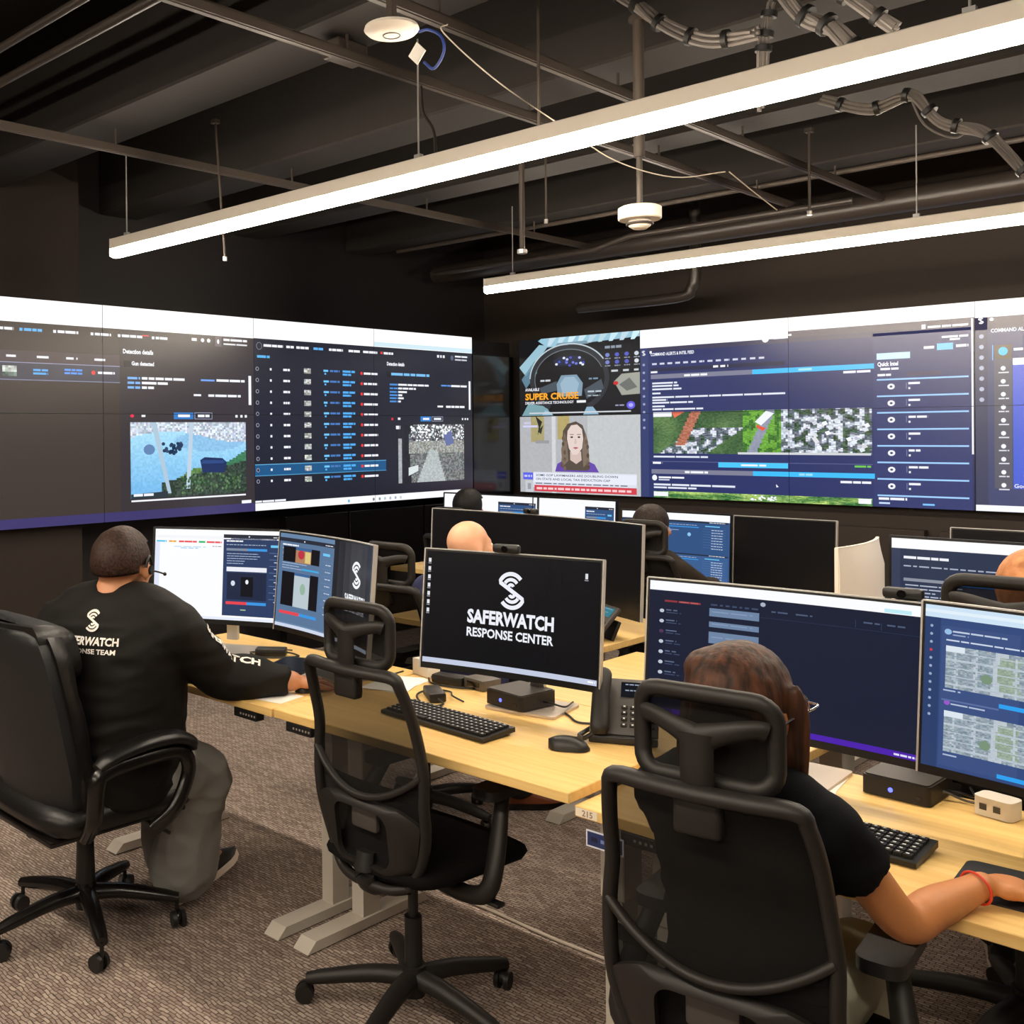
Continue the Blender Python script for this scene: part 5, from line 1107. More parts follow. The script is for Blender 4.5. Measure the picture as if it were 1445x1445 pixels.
def mesh_chair(lab, loc, rz, phase=0.7, arms=True, group='mesh task chairs'):
    t = thing('task_chair', lab, 'chair', loc, rz, group)
    star_base(t, phase, 0.305, 'dark_plastic')
    MB().cyl((0, 0, 0.13), (0, 0, 0.27), 0.025, n=16).cyl((0, 0, 0.25), (0, 0, 0.41), 0.0145, n=14).build('gas_column', 'black_plastic', t)
    MB().box((0, 0.0, 0.405), (0.16, 0.24, 0.04), bev=0.012).tube([(0, -0.08, 0.40), (0, -0.15, 0.405), (0, -0.185, 0.44), (0, -0.178, 0.50)], [0.03, 0.03, 0.026, 0.022], 10, smooth=4, flat=(1, 1.3), up=(0, 0, 1)).tube([(0.06, 0.02, 0.40), (0.2, 0.02, 0.392), (0.25, 0.02, 0.388)], 0.006, 8).box((0.27, 0.02, 0.388), (0.06, 0.03, 0.01), bev=0.003).build('tilt_mechanism', 'black_plastic', t)
    # seat cushion with waterfall front
    b = MB(); rows = []
    for i in range(15):
        v = i / 14; y = -0.19 + 0.46 * v; hw = 0.235 * (1 - 0.18 * (1 - v) ** 3) * max(0.05, 1 - abs(2 * v - 1) ** 9) ** 0.28; zt = 0.492 - 0.035 * max(0, v - 0.75) ** 1.2 * 4 * 0.5; th = 0.062 * math.sqrt(max(0.05, 1 - (2 * v - 1) ** 8))
        rows.append([(hw * math.cos(2 * PI * k / 20) * (1 if abs(math.cos(2 * PI * k / 20)) < 0.8 else 1), y, zt - 0.035 + th / 2 * math.copysign(abs(math.sin(2 * PI * k / 20)) ** 0.45, math.sin(2 * PI * k / 20))) for k in range(20)])
    b.grid(rows, closed_u=True, cap=True).build('seat', 'fabric_black', t, ang=70)
    # outer back frame
    pts = []; rr = []
    zs = [0.43, 0.50, 0.58, 0.66, 0.74, 0.82, 0.90, 0.965]
    for z in zs: pts.append(back_pt(1, z)); rr.append(0.017)
    for u in (0.93, 0.5, 0, -0.5, -0.93): pts.append(back_pt(u, 1.0 - 0.006 * abs(u) ** 4)); rr.append(0.018)
    for z in reversed(zs): pts.append(back_pt(-1, z)); rr.append(0.017)
    for u in (-0.6, 0, 0.6): pts.append(back_pt(u, 0.415)); rr.append(0.017)
    MB().tube(pts + [pts[0]], rr + [rr[0]], 12, smooth=4, flat=(0.8, 1.0), cap=False).build('back_frame', 'dark_plastic', t, ang=60)
    # woven mesh panel
    b = MB(); b.grid([[back_pt(u / 6, z, 0.006) for u in range(-6, 7)] for z in [0.66 + 0.34 * i / 10 for i in range(11)]]); b.build('back_mesh', 'chair_mesh', t, ang=180)
    b = MB(); b.grid([[back_pt(u / 6, z, 0.008) for u in range(-6, 7)] for z in [0.43 + 0.26 * i / 8 for i in range(9)]]); b.build('lower_back_mesh', 'chair_mesh_dense', t, ang=180)
    # curved cross bar, lower yoke and lumbar pad
    MB().tube([back_pt(u, 0.655 + 0.085 * u * u, -0.008) for u in (-1, -0.8, -0.55, -0.28, 0, 0.28, 0.55, 0.8, 1)], 0.012, 10, smooth=3, flat=(1.0, 0.8), up=(0, 1, 0)).build('cross_bar', 'dark_plastic', t, ang=60)
    out_, inn = [], []; ip = rrect(0.20, 0.150, 0.035, 7); nn = len(ip)
    for x, z in ip:
        a = math.atan2(z / 0.075, x / 0.10); zo = 0.547 + 0.122 * math.sin(a) * (0.86 + 0.14 * abs(math.cos(a))); uo = max(-1, min(1, 1.18 * math.cos(a)))
        if math.sin(a) > 0: zo = min(zo, 0.655 + 0.085 * uo * uo)
        out_.append(back_pt(uo * 0.97, zo, -0.012)); inn.append(Vector((x, interp(HY, 0.547 + z) - 0.046, 0.547 + z)))
    b = MB(); mid = [o.lerp(q_, 0.5) + Vector((0, -0.006, 0)) for o, q_ in zip(out_, inn)]
    b.grid([out_, mid, inn, [q_ + Vector((0, 0.016, 0)) for q_ in inn], [o.lerp(q_, 0.5) + Vector((0, 0.012, 0)) for o, q_ in zip(out_, inn)], [o + Vector((0, 0.014, 0)) for o in out_]], closed_u=True, closed_v=True)
    b.build('lower_shell', 'dark_plastic', t, ang=60)
    lp = MB(); lp.box((0, -0.178, 0.60), (0.10, 0.022, 0.085), bev=0.010); lp.build('lumbar_pad', 'grey_plastic', t)
    # headrest on its bracket
    hy = -0.205; hz = 1.085
    def hp(x, z): return Vector((x, hy + 0.55 * abs(x) ** 1.9 * 1.0 - 0.012 * ((z - hz) / 0.08) ** 2, z))
    ol = rrect(0.236, 0.150, 0.035, 5)
    MB().tube([hp(x, hz + y) for x, y in ol], 0.0145, 10, closed=True, up=(0, 1, 0), flat=(1.0, 1.1)).build('headrest_frame', 'dark_plastic', t, ang=60)
    b = MB(); b.grid([[hp(x * 0.113 / 5, hz + z) + Vector((0, 0.006, 0)) for x in range(-5, 6)] for z in [-0.069 + 0.138 * i / 6 for i in range(7)]]); b.build('headrest_mesh', 'chair_mesh', t, ang=180)
    b = MB()
    b.tube([(0, -0.232, 0.955), (0, -0.245, 1.02), (0, -0.246, 1.075), (0, -0.243, 1.10)], [0.030, 0.027, 0.027, 0.034], 10, smooth=3, flat=(0.5, 1.1), up=(0, 1, 0))
    for sg in (-1, 1): b.tube([(0.0, -0.243, 1.09), (0.05 * sg, -0.238, 1.108), (0.09 * sg, -0.222, 1.116), (0.104 * sg, -0.212, 1.112)], [0.026, 0.018, 0.016, 0.019], 10, smooth=3, flat=(0.6, 1.0), up=(0, 1, 0))
    b.box((0, -0.238, 0.965), (0.085, 0.034, 0.085), bev=0.010); b.build('headrest_bracket', 'dark_plastic', t, ang=50)
    if arms:
        for sg in (-1, 1):
            a = MB().tube([(0.06 * sg, 0.0, 0.402), (0.20 * sg, 0.0, 0.395), (0.262 * sg, 0.01, 0.42), (0.262 * sg, 0.045, 0.50), (0.225 * sg, 0.12, 0.635)], [0.02, 0.02, 0.022, 0.022, 0.018], 12, smooth=4, flat=(1.0, 1.2), up=(0, 1, 0)).build('armrest', 'dark_plastic', t, ang=60)
            q = MB(); q.prism(rrect(0.085, 0.215, 0.03), 0.026, None, (0.212 * sg, 0.15, 0.635)); q.build('arm_pad', 'black_plastic', a, ang=30)
    return t
mesh_chair('empty black mesh chair with headrest pushed up to the middle desk', (-1.977, 2.153, 0), -1.5)
mesh_chair('black mesh chair with headrest the brown-haired woman sits on', (-0.90, 1.915, 0), 6, 20)
mesh_chair('black mesh chair with headrest of the bald man behind the front desks', (-2.93, 3.27, 0), 0, 10)
mesh_chair('black mesh chair of the person with black hair in the far row', (-4.02, 4.93, 0), 0, 30)
mesh_chair('black mesh chair in front of the person in brown with printed shirt', (-2.70, 4.86, 0), -3, 15)
mesh_chair('black mesh chair of the orange-haired person at the right edge', (-0.745, 3.19, 0), 3, 40).scale = (1.12, 1.0, 1.062)

def leather_chair(lab, loc, rz, phase):
    t = thing('executive_chair', lab, 'chair', loc, rz)
    star_base(t, phase, 0.30, 'gloss_arm', 0.125, 0.027)
    MB().cyl((0, 0, 0.15), (0, 0, 0.30), 0.032, 0.028, n=18).cyl((0, 0, 0.29), (0, 0, 0.40), 0.016, n=14).build('gas_column', 'black_plastic', t)
    MB().box((0, 0.02, 0.385), (0.20, 0.28, 0.035), bev=0.008).tube([(0.08, 0.1, 0.385), (0.2, 0.12, 0.375), (0.3, 0.13, 0.365)], 0.006, 8).tube([(-0.12, -0.1, 0.38), (-0.13, -0.14, 0.33), (-0.08, -0.15, 0.32), (-0.03, -0.12, 0.36)], 0.003, 6, smooth=5).build('tilt_mechanism', 'black_plastic', t)
    b = MB(); rows = []
    for i in range(17):
        v = i / 16; y = -0.25 + 0.54 * v; hw = 0.272 * max(0.06, 1 - abs(2 * v - 1) ** 9) ** 0.25; th = 0.12 * math.sqrt(max(0.04, 1 - (2 * v - 1) ** 8))
        rows.append([(hw * math.copysign(abs(math.cos(2 * PI * k / 24)) ** 0.6, math.cos(2 * PI * k / 24)), y, 0.452 + th / 2 * math.copysign(abs(math.sin(2 * PI * k / 24)) ** 0.6, math.sin(2 * PI * k / 24))) for k in range(24)])
    b.grid(rows, closed_u=True, cap=True).build('seat_cushion', 'leather', t, ang=70)
    MB().box((0, 0.0, 0.402), (0.46, 0.48, 0.02), bev=0.006).build('seat_pan', 'gloss_arm', t)
    def sl(z): return -0.205 - 0.225 * max(0.0, z - 0.42) ** 1.05
    def bw(z): return interp([(0.40, 0.17), (0.47, 0.245), (0.6, 0.282), (0.85, 0.287), (0.96, 0.28), (1.02, 0.262), (1.05, 0.21)], z)
    rows = []; zs = [0.395, 0.41, 0.44, 0.5, 0.6, 0.7, 0.8, 0.88, 0.95, 1.0, 1.03, 1.045]
    for i, z in enumerate(zs):
        w_ = bw(z); y = sl(z); th = 0.038
        rows.append([Vector((w_ * u, y + 0.045 * abs(u) ** 3, z)) for u in (-1, -0.9, -0.6, -0.3, 0, 0.3, 0.6, 0.9, 1)] + [Vector((w_ * u, y + th + 0.045 * abs(u) ** 3, z)) for u in (1, 0.6, 0, -0.6, -1)])
    MB().grid(rows, closed_u=True, cap=True).build('back_panel', 'leather_back', t, ang=60)
    # padded front with raised sides and three rolls
    rows = []
    for z in [0.46 + 0.60 * i / 26 for i in range(27)]:
        w_ = bw(min(z, 1.01)) * (1.0 if z < 1.02 else 1 - (z - 1.02) * 4); y = sl(z) + 0.03; roll = 0.022 * abs(math.sin((z - 0.46) / 0.60 * PI * 3.0)) ** 0.6
        e = 1.0 if 0.48 < z < 1.04 else 0.55
        rows.append([Vector((w_ * u * 1.02, y + (0.085 + roll) * e * (1 - 0.55 * abs(u) ** 5) + 0.05 * abs(u) ** 3, z)) for u in (-1, -0.92, -0.75, -0.5, -0.25, 0, 0.25, 0.5, 0.75, 0.92, 1)] + [Vector((w_ * u, y + 0.045 * abs(u) ** 3, z)) for u in (1.03, 0.5, 0, -0.5, -1.03)])
    MB().grid(rows, closed_u=True, cap=True).build('back_cushion', 'leather', t, ang=75)
    hp_ = MB(); rows = []
    for z in [0.88 + 0.18 * i / 12 for i in range(13)]:
        v = (z - 0.88) / 0.18; e = math.sqrt(max(0.03, 1 - (2 * v - 1) ** 4)); w_ = 0.262 * (0.9 + 0.1 * e); y = sl(z) + 0.02
        rows.append([Vector((w_ * u, y + (0.135 * e + 0.02) * (1 - 0.35 * abs(u) ** 6) + 0.05 * abs(u) ** 3, z + 0.012 * (1 - u * u))) for u in (-1, -0.9, -0.6, -0.3, 0, 0.3, 0.6, 0.9, 1)] + [Vector((w_ * u, y + 0.03 * abs(u) ** 3, z)) for u in (1, 0.5, 0, -0.5, -1)])
    hp_.grid(rows, closed_u=True, cap=True).build('head_cushion', 'leather', t, ang=75)
    for sg in (-1, 1):
        x = 0.375 * sg
        a = MB().tube([(x * 0.76, -0.15, 0.42), (x * 0.97, -0.17, 0.50), (x, -0.165, 0.60), (x, -0.14, 0.632), (x, -0.05, 0.645), (x, 0.09, 0.648), (x, 0.145, 0.62), (x, 0.15, 0.56), (x, 0.10, 0.47), (x * 0.9, 0.05, 0.41)], [0.02, 0.021, 0.022, 0.021, 0.020, 0.020, 0.020, 0.019, 0.019, 0.02], 12, smooth=5, flat=(1.0, 1.25), up=(sg, 0, 0)).build('armrest', 'gloss_arm', t, ang=60)
        MB().tube([(x, -0.165, 0.650), (x, -0.12, 0.672), (x, -0.02, 0.692), (x, 0.09, 0.692), (x, 0.155, 0.668), (x, 0.17, 0.64)], [0.022, 0.032, 0.037, 0.038, 0.032, 0.018], 14, smooth=5, flat=(0.62, 1.15), up=(0, 0, 1)).build('arm_pad', 'leather', a, ang=75)
    return t
leather_chair('black leather executive chair at the left edge under the seated man', (-3.06, 1.75, 0), -1, -92)

# ------------------------------------------------------------------ people
from mathutils.bvhtree import BVHTree
def remeshed(mb, voxel, smooth_it=6, wrinkle=0.0, wscale=9.0, stretch=(1, 1, 2.2)):
    """one continuous skin grown over the overlapping volumes in mb"""
    me = mb.mesh('tmp', None, smooth=False); o = bpy.data.objects.new('tmp', me); C.objects.link(o)
    r = o.modifiers.new('r', 'REMESH'); r.mode = 'VOXEL'; r.voxel_size = voxel
    s = o.modifiers.new('s', 'SMOOTH'); s.iterations = smooth_it; s.factor = 0.5
    out = bpy.data.meshes.new_from_object(o.evaluated_get(bpy.context.evaluated_depsgraph_get()))
    bpy.data.objects.remove(o); bpy.data.meshes.remove(me)
    if wrinkle:
        ns = [v.normal.copy() for v in out.vertices]
        for v, n in zip(out.vertices, ns):
            p = Vector((v.co.x * stretch[0], v.co.y * stretch[1], v.co.z * stretch[2])) * wscale
            k = noise.noise(p + Vector((noise.noise(p * 0.5) * 1.5, 0, 0))); k = 1 - abs(k) * 2.4
            v.co += n * wrinkle * k
    return out
def put(me, name, m, parent):
    me.name = name; me.materials.clear(); me.materials.append(MATS[m]); me.shade_smooth()
    o = bpy.data.objects.new(name, me); C.objects.link(o); o.parent = parent
    return o
def torso(mb, secs, grow=0.0, n=28):
    """secs: (x, y, z, half width, half depth)"""
    fine = []
    cp = catmull([Vector(s[:3]) for s in secs], 5); cr = catmull([Vector((s[3], s[4], 0)) for s in secs], 5)
    rows = []
    for p, r in zip(cp, cr):
        row = []
        for k in range(n):
            a = 2 * PI * k / n; c, s_ = math.cos(a), math.sin(a)
            row.append(p + Vector(((r.x + grow) * math.copysign(abs(c) ** 0.85, c), (r.y + grow) * math.copysign(abs(s_) ** 0.85, s_), 0)))
        rows.append(row)
    mb.grid(rows, closed_u=True, cap=True)
def limb(mb, pts, rr, grow=0.0, n=14, sm=5):
    mb.tube(pts, [r + grow for r in rr], n, smooth=sm)
    for p, r in ((pts[0], rr[0]), (pts[-1], rr[-1])): mb.ell(p, ((r + grow) * 0.98,) * 3, n=12, m=8)
def head_frame(yaw_, pitch_): return rotm(-pitch_, 0, 0) if False else Matrix.Rotation(R(yaw_), 3, 'Z') @ Matrix.Rotation(R(-pitch_), 3, 'X')
def head(mb, c, M, s=1.0):
    q = lambda x, y, z: Vector(c) + M @ (Vector((x, y, z)) * s)
    e = lambda p, d: mb.ell(q(*p), tuple(v * s for v in d), M, n=20, m=14)
    e((0, -0.012, 0.025), (0.076, 0.096, 0.088)); e((0, 0.030, -0.025), (0.064, 0.066, 0.082)); e((0, 0.042, -0.082), (0.046, 0.050, 0.036))
    e((0, 0.080, 0.012), (0.048, 0.020, 0.012))                                    # brow
    mb.tube([q(0, 0.086, 0.012), q(0, 0.100, -0.015), q(0, 0.113, -0.034)], [0.009 * s, 0.011 * s, 0.015 * s], 8); e((0, 0.104, -0.038), (0.019, 0.014, 0.010))
    e((0, 0.092, -0.066), (0.026, 0.012, 0.006)); e((0, 0.090, -0.078), (0.023, 0.012, 0.007)); e((0, 0.084, -0.104), (0.022, 0.016, 0.014))
    for sg in (-1, 1):
        e((0.042 * sg, 0.074, -0.030), (0.022, 0.018, 0.018))
        mb.ell(q(0.079 * sg, -0.006, -0.012), (0.010 * s, 0.020 * s, 0.032 * s), M @ Matrix.Rotation(R(-18 * sg), 3, 'Z'), n=12, m=8)
def face_bits(t, c, M, s=1.0, lips='lip'):
    q = lambda x, y, z: Vector(c) + M @ (Vector((x, y, z)) * s)
    for sg in (-1, 1):
        ey = MB().ell(q(0.031 * sg, 0.080, -0.004), (0.0135 * s, 0.011 * s, 0.0085 * s), M, n=14, m=8).build('eye', 'eye_white', t)
        MB().ell(q(0.031 * sg, 0.0895, -0.004), (0.0055 * s, 0.003 * s, 0.0055 * s), M, n=12, m=6).build('iris', 'gloss_black', ey)
    MB().ell(q(0, 0.0985, -0.072), (0.021 * s, 0.008 * s, 0.007 * s), M, n=14, m=8).build('lips', lips, t)
def hand(mb, w, d, up, thumb, size=1.0, curl=18, spread=1.0):
    """w wrist, d pointing to the fingers, up = back of the hand, thumb = side (+1/-1) along up x d"""
    d = Vector(d).normalized(); up = Vector(up); up = (up - d * up.dot(d)).normalized(); l = up.cross(d) * thumb; w = Vector(w); k = size
    Mx = Matrix((l, d, up)).transposed()
    mb.ell(w + d * 0.048 * k, (0.040 * k, 0.054 * k, 0.016 * k), Mx, n=16, m=10); mb.ell(w + d * 0.012 * k, (0.028 * k, 0.034 * k, 0.019 * k), Mx, n=14, m=8)
    mb.ell(w + d * 0.035 * k + l * 0.026 * k - up * 0.006 * k, (0.018 * k, 0.034 * k, 0.016 * k), Mx, n=12, m=8)
    for i, (off, ln, rd) in enumerate(((0.029, 0.074, 0.0088), (0.010, 0.083, 0.0092), (-0.010, 0.077, 0.0088), (-0.028, 0.060, 0.0078))):
        b = w + d * (0.088 - 0.006 * abs(i - 1)) * k + l * off * k; dr = (d + l * off * 1.6 * spread).normalized(); p = [w + d * 0.05 * k + l * off * 0.9 * k, b]; a = 0
        for seg in (0.45, 0.30, 0.25):
            a += R(curl); dv = dr * math.cos(a) - up * math.sin(a); p.append(p[-1] + dv * ln * seg * k)
        mb.tube(p, [rd * k * 1.05, rd * k * 1.08, rd * k, rd * k * 0.92, rd * k * 0.8], 10, smooth=3); mb.ell(p[-1], (rd * k * 0.8,) * 3, n=10, m=6)
    p = [w + d * 0.022 * k + l * 0.026 * k, w + d * 0.050 * k + l * 0.050 * k - up * 0.006 * k, w + d * 0.078 * k + l * 0.062 * k - up * 0.012 * k, w + d * 0.100 * k + l * 0.062 * k - up * 0.016 * k]
    mb.tube(p, [0.014 * k, 0.0125 * k, 0.0105 * k, 0.0085 * k], 10, smooth=3); mb.ell(p[-1], (0.0085 * k,) * 3, n=10, m=6)
def skullcap(name, m, t, c, M, s, keep, grow=0.006, thick=0.006, n=40, k=26, lump=0.0):
    """hair shell over the cranium; keep(x, y, z) in head units says where it grows"""
    bm = bmesh.new(); rows = []
    for i in range(k + 1):
        a = -PI / 2 + PI * (i + 0.01) / (k + 0.02); row = []
        for j in range(n):
            f = 2 * PI * j / n; x, y, z = math.cos(a) * math.cos(f), math.cos(a) * math.sin(f), math.sin(a)
            row.append((x, y, z))
        rows.append(row)
    V = {}
    def vert(i, j):
        j %= n
        if (i, j) not in V:
            x, y, z = rows[i][j]; p = Vector((x * (0.076 + grow), -0.012 + y * (0.096 + grow), 0.022 + z * (0.090 + grow)))
            if lump: p *= 1 + lump * noise.noise(p * 40)
            V[(i, j)] = bm.verts.new(Vector(c) + M @ (p * s))
        return V[(i, j)]
    for i in range(k):
        for j in range(n):
            ps = [rows[a][b % n] for a, b in ((i, j), (i, j + 1), (i + 1, j + 1), (i + 1, j))]
            cx = [sum(p[q] for p in ps) / 4 for q in range(3)]
            if keep(*cx): bm.faces.new([vert(a, b) for a, b in ((i, j), (i, j + 1), (i + 1, j + 1), (i + 1, j))])
    bmesh.ops.recalc_face_normals(bm, faces=bm.faces[:]); me = bpy.data.meshes.new(name); bm.to_mesh(me); bm.free(); me.materials.append(MATS[m]); me.shade_smooth()
    o = bpy.data.objects.new(name, me); C.objects.link(o); o.parent = t
    md = o.modifiers.new('thickness', 'SOLIDIFY'); md.thickness = thick; md.offset = 1
    return o
def shoe(t, ankle, yaw_, pitch_, m='shoe_black', sole='shoe_sole', s=1.0):
    M = Matrix.Rotation(R(yaw_), 3, 'Z') @ Matrix.Rotation(R(pitch_), 3, 'X'); a = Vector(ankle)
    q = lambda x, y, z: a + M @ (Vector((x, y, z)) * s)
    def outline(y): return interp([(-0.07, 0.026), (-0.05, 0.036), (0.0, 0.036), (0.09, 0.046), (0.15, 0.044), (0.19, 0.030), (0.205, 0.010)], y)
    ys = [-0.072, -0.06, -0.03, 0.0, 0.05, 0.09, 0.13, 0.16, 0.185, 0.2, 0.206]
    top = lambda y: interp([(-0.08, 0.02), (-0.05, 0.012), (0.03, 0.01), (0.09, -0.02), (0.15, -0.038), (0.21, -0.055)], y)
    rows = [[q(outline(y) * math.cos(PI * k / 10), y, -0.066 + (top(y) + 0.066) * math.sin(PI * k / 10) ** 0.7) for k in range(11)] for y in ys]
    u = MB().grid(rows, closed_u=True, cap=True).build('shoe', m, t, ang=70)
    rows = [[q(x * (outline(y) + 0.003), y, z) for x, z in ((-1, -0.085), (-1, -0.062), (1, -0.062), (1, -0.085))] for y in ys]
    MB().grid(rows, closed_u=True, cap=True).build('sole', sole, u, ang=30)
def person(lab, loc, rz, J):
    """seated figure; J holds joints in the person's own frame (x right, y forwards, z up)"""
    t = thing('person', lab, 'person', loc, rz); vx = J.get('voxel', 0.012); fat = J.get('fat', 1.0)
    M = head_frame(J['hyaw'], J['hpitch']); hc = Vector(J['head']); hs = J.get('hs', 1.0)
    T = J['torso']; b = MB(); torso(b, T)
    nk = Vector(J['neck']); b.tube([nk - Vector((0, 0.01, 0.05)), nk, hc + M @ Vector((0, -0.02, -0.06)) * hs], [J['nr'] * 1.25, J['nr'], J['nr'] * 0.97], 16, smooth=4)
    head(b, hc, M, hs)
    for S_ in 'LR':
        sh, el, wr = Vector(J['sh' + S_]), Vector(J['el' + S_]), Vector(J['wr' + S_]); ar = J['ar']
        limb(b, [sh, sh.lerp(el, 0.5), el, el.lerp(wr, 0.35), wr], [ar[0], ar[0] * 0.85, ar[1], ar[1] * 1.02, ar[2]])
        hd = Vector(J['hd' + S_]); up = Vector(J['up' + S_]) if 'up' + S_ in J else Vector((0, 0, 1))
        hand(b, wr + hd.normalized() * 0.012, hd, up, 1 if S_ == 'L' else -1, J.get('hand', 1.0), J.get('curl', 18))
        if J.get('legs', True):
            hp, kn, an = Vector(J['hip' + S_]), Vector(J['kn' + S_]), Vector(J['an' + S_]); lr = J['lr']
            limb(b, [hp, hp.lerp(kn, 0.5), kn, kn.lerp(an, 0.3), an], [lr[0] * 0.95, lr[0] * 0.85, lr[1], lr[1] * 0.95, lr[2]])
            fd = J['foot' + S_]; fm = Matrix.Rotation(R(fd[0]), 3, 'Z') @ Matrix.Rotation(R(fd[1]), 3, 'X'); b.ell(an + fm @ Vector((0, 0.06, -0.035)), (0.034, 0.10, 0.024), fm, n=14, m=8)
    put(remeshed(b, J.get('bvoxel', vx), 4), 'body', J['skin'], t); face_bits(t, hc, M, hs)
    # shirt
    b = MB(); g = J.get('sgrow', 0.012); torso(b, [s for s in T], g)
    for S_ in 'LR': b.tube([nk + Vector((0, 0, -0.045)), (nk + Vector(J['sh' + S_])) / 2 + Vector((0, 0, 0.004)), Vector(J['sh' + S_])], [J['nr'] * 1.0 + g, J['ar'][0] * 1.0 + g, J['ar'][0] * 1.03 + g], 14, smooth=4)
    for S_ in 'LR':
        sh, el, wr = Vector(J['sh' + S_]), Vector(J['el' + S_]), Vector(J['wr' + S_]); ar = J['ar']; lr_ = J.get('sleeve', 1.0)
        full = [sh, sh.lerp(el, 0.5), el, el.lerp(wr, 0.35), wr.lerp(el, 0.06)]; rr = [ar[0] * 1.06, ar[0] * 0.95, ar[1] * 1.06, ar[1] * 1.1, ar[2] * 1.12]
        if lr_ < 1: full = [sh, sh.lerp(el, 0.4), sh.lerp(el, lr_)]; rr = [ar[0] * 1.06, ar[0] * 1.02, ar[0] * 1.05]
        b.tube(full, [r + g for r in rr], 16, smooth=5); b.ell(sh, (rr[0] + g,) * 3, n=14, m=10)
    col = J.get('collar')
    if col: b.tube([nk + Vector((0, -0.005, -0.05)), nk + Vector((0, -0.002, -0.005 + col))], [J['nr'] * 1.25 + 0.012, J['nr'] + 0.010], 18)
    st_ = put(remeshed(b, vx, 5, J.get('wr', 0.0), J.get('ws', 9), J.get('wst', (1, 1, 2.2))), 'shirt', J['shirt'], t)
    if J.get('legs', True):
        b = MB(); z0 = T[0]; b.ell((T[0][0], T[0][1] + 0.02, T[0][2] + 0.035), (T[0][3] * 1.02 + g, T[0][4] * 1.05 + g, 0.10), n=22, m=12)
        for S_ in 'LR':
            hp, kn, an = Vector(J['hip' + S_]), Vector(J['kn' + S_]), Vector(J['an' + S_]); lr = J['lr']; fl = J.get('flare', 1.25)
            limb(b, [hp, hp.lerp(kn, 0.5), kn, kn.lerp(an, 0.35), kn.lerp(an, 0.8), kn.lerp(an, 0.96)], [lr[0], lr[0] * 0.95, lr[1] * 1.1, lr[1] * 1.08, lr[2] * fl * 1.15, lr[2] * fl * 1.2], 0.012)
        put(remeshed(b, vx, 5, J.get('pw', 0.004), 11, (1, 1, 1)), 'trousers', J['trousers'], t)
        for S_ in 'LR': shoe(t, J['an' + S_], J['foot' + S_][0], J['foot' + S_][1], J.get('shoe', 'shoe_black'), J.get('sole', 'shoe_sole'))
    return t, st_, M, hc, hs
def surface_print(shirt, parent, P, fn_ray, name, m):
    """lay a flat print on the cloth: fn_ray(x, y) -> (start, direction)"""
    me = shirt.data; bv = BVHTree.FromPolygons([v.co.copy() for v in me.vertices], [list(p.vertices) for p in me.polygons])
    def f(x, y, o):
        s, d = fn_ray(x, y); h = bv.ray_cast(s, d)
        return (h[0] - d.normalized() * 0.0035) if h[0] else s + d * 0.3
    o = P.build(name, m, f, parent)
    return o
def big_sit(**k):
    J = dict(neck=(0, -0.015, 1.085), head=(0, 0.03, 1.20), hyaw=0, hpitch=0, nr=0.058, ar=(0.055, 0.043, 0.030), lr=(0.085, 0.058, 0.042),
             torso=[(0, 0, 0.47, 0.17, 0.12), (0, 0, 0.58, 0.165, 0.115), (0, -0.01, 0.72, 0.15, 0.105), (0, -0.02, 0.88, 0.165, 0.11), (0, -0.025, 0.98, 0.175, 0.10), (0, -0.02, 1.05, 0.12, 0.075), (0, -0.015, 1.085, 0.07, 0.06)],
             shL=(-0.175, -0.02, 1.0), shR=(0.175, -0.02, 1.0), elL=(-0.22, 0.16, 0.80), elR=(0.22, 0.16, 0.80), wrL=(-0.14, 0.37, 0.80), wrR=(0.14, 0.37, 0.80), hdL=(0.1, 1, -0.1), hdR=(-0.1, 1, -0.1),
             hipL=(-0.09, 0.03, 0.53), hipR=(0.09, 0.03, 0.53), knL=(-0.13, 0.42, 0.52), knR=(0.13, 0.42, 0.52), anL=(-0.13, 0.36, 0.09), anR=(0.13, 0.36, 0.09), footL=(8, 0), footR=(-8, 0),
             skin='skin_tan', shirt='shirt_black', trousers='trousers_dark')
    J.update(k); return J
def shift(J, dz):
    return J
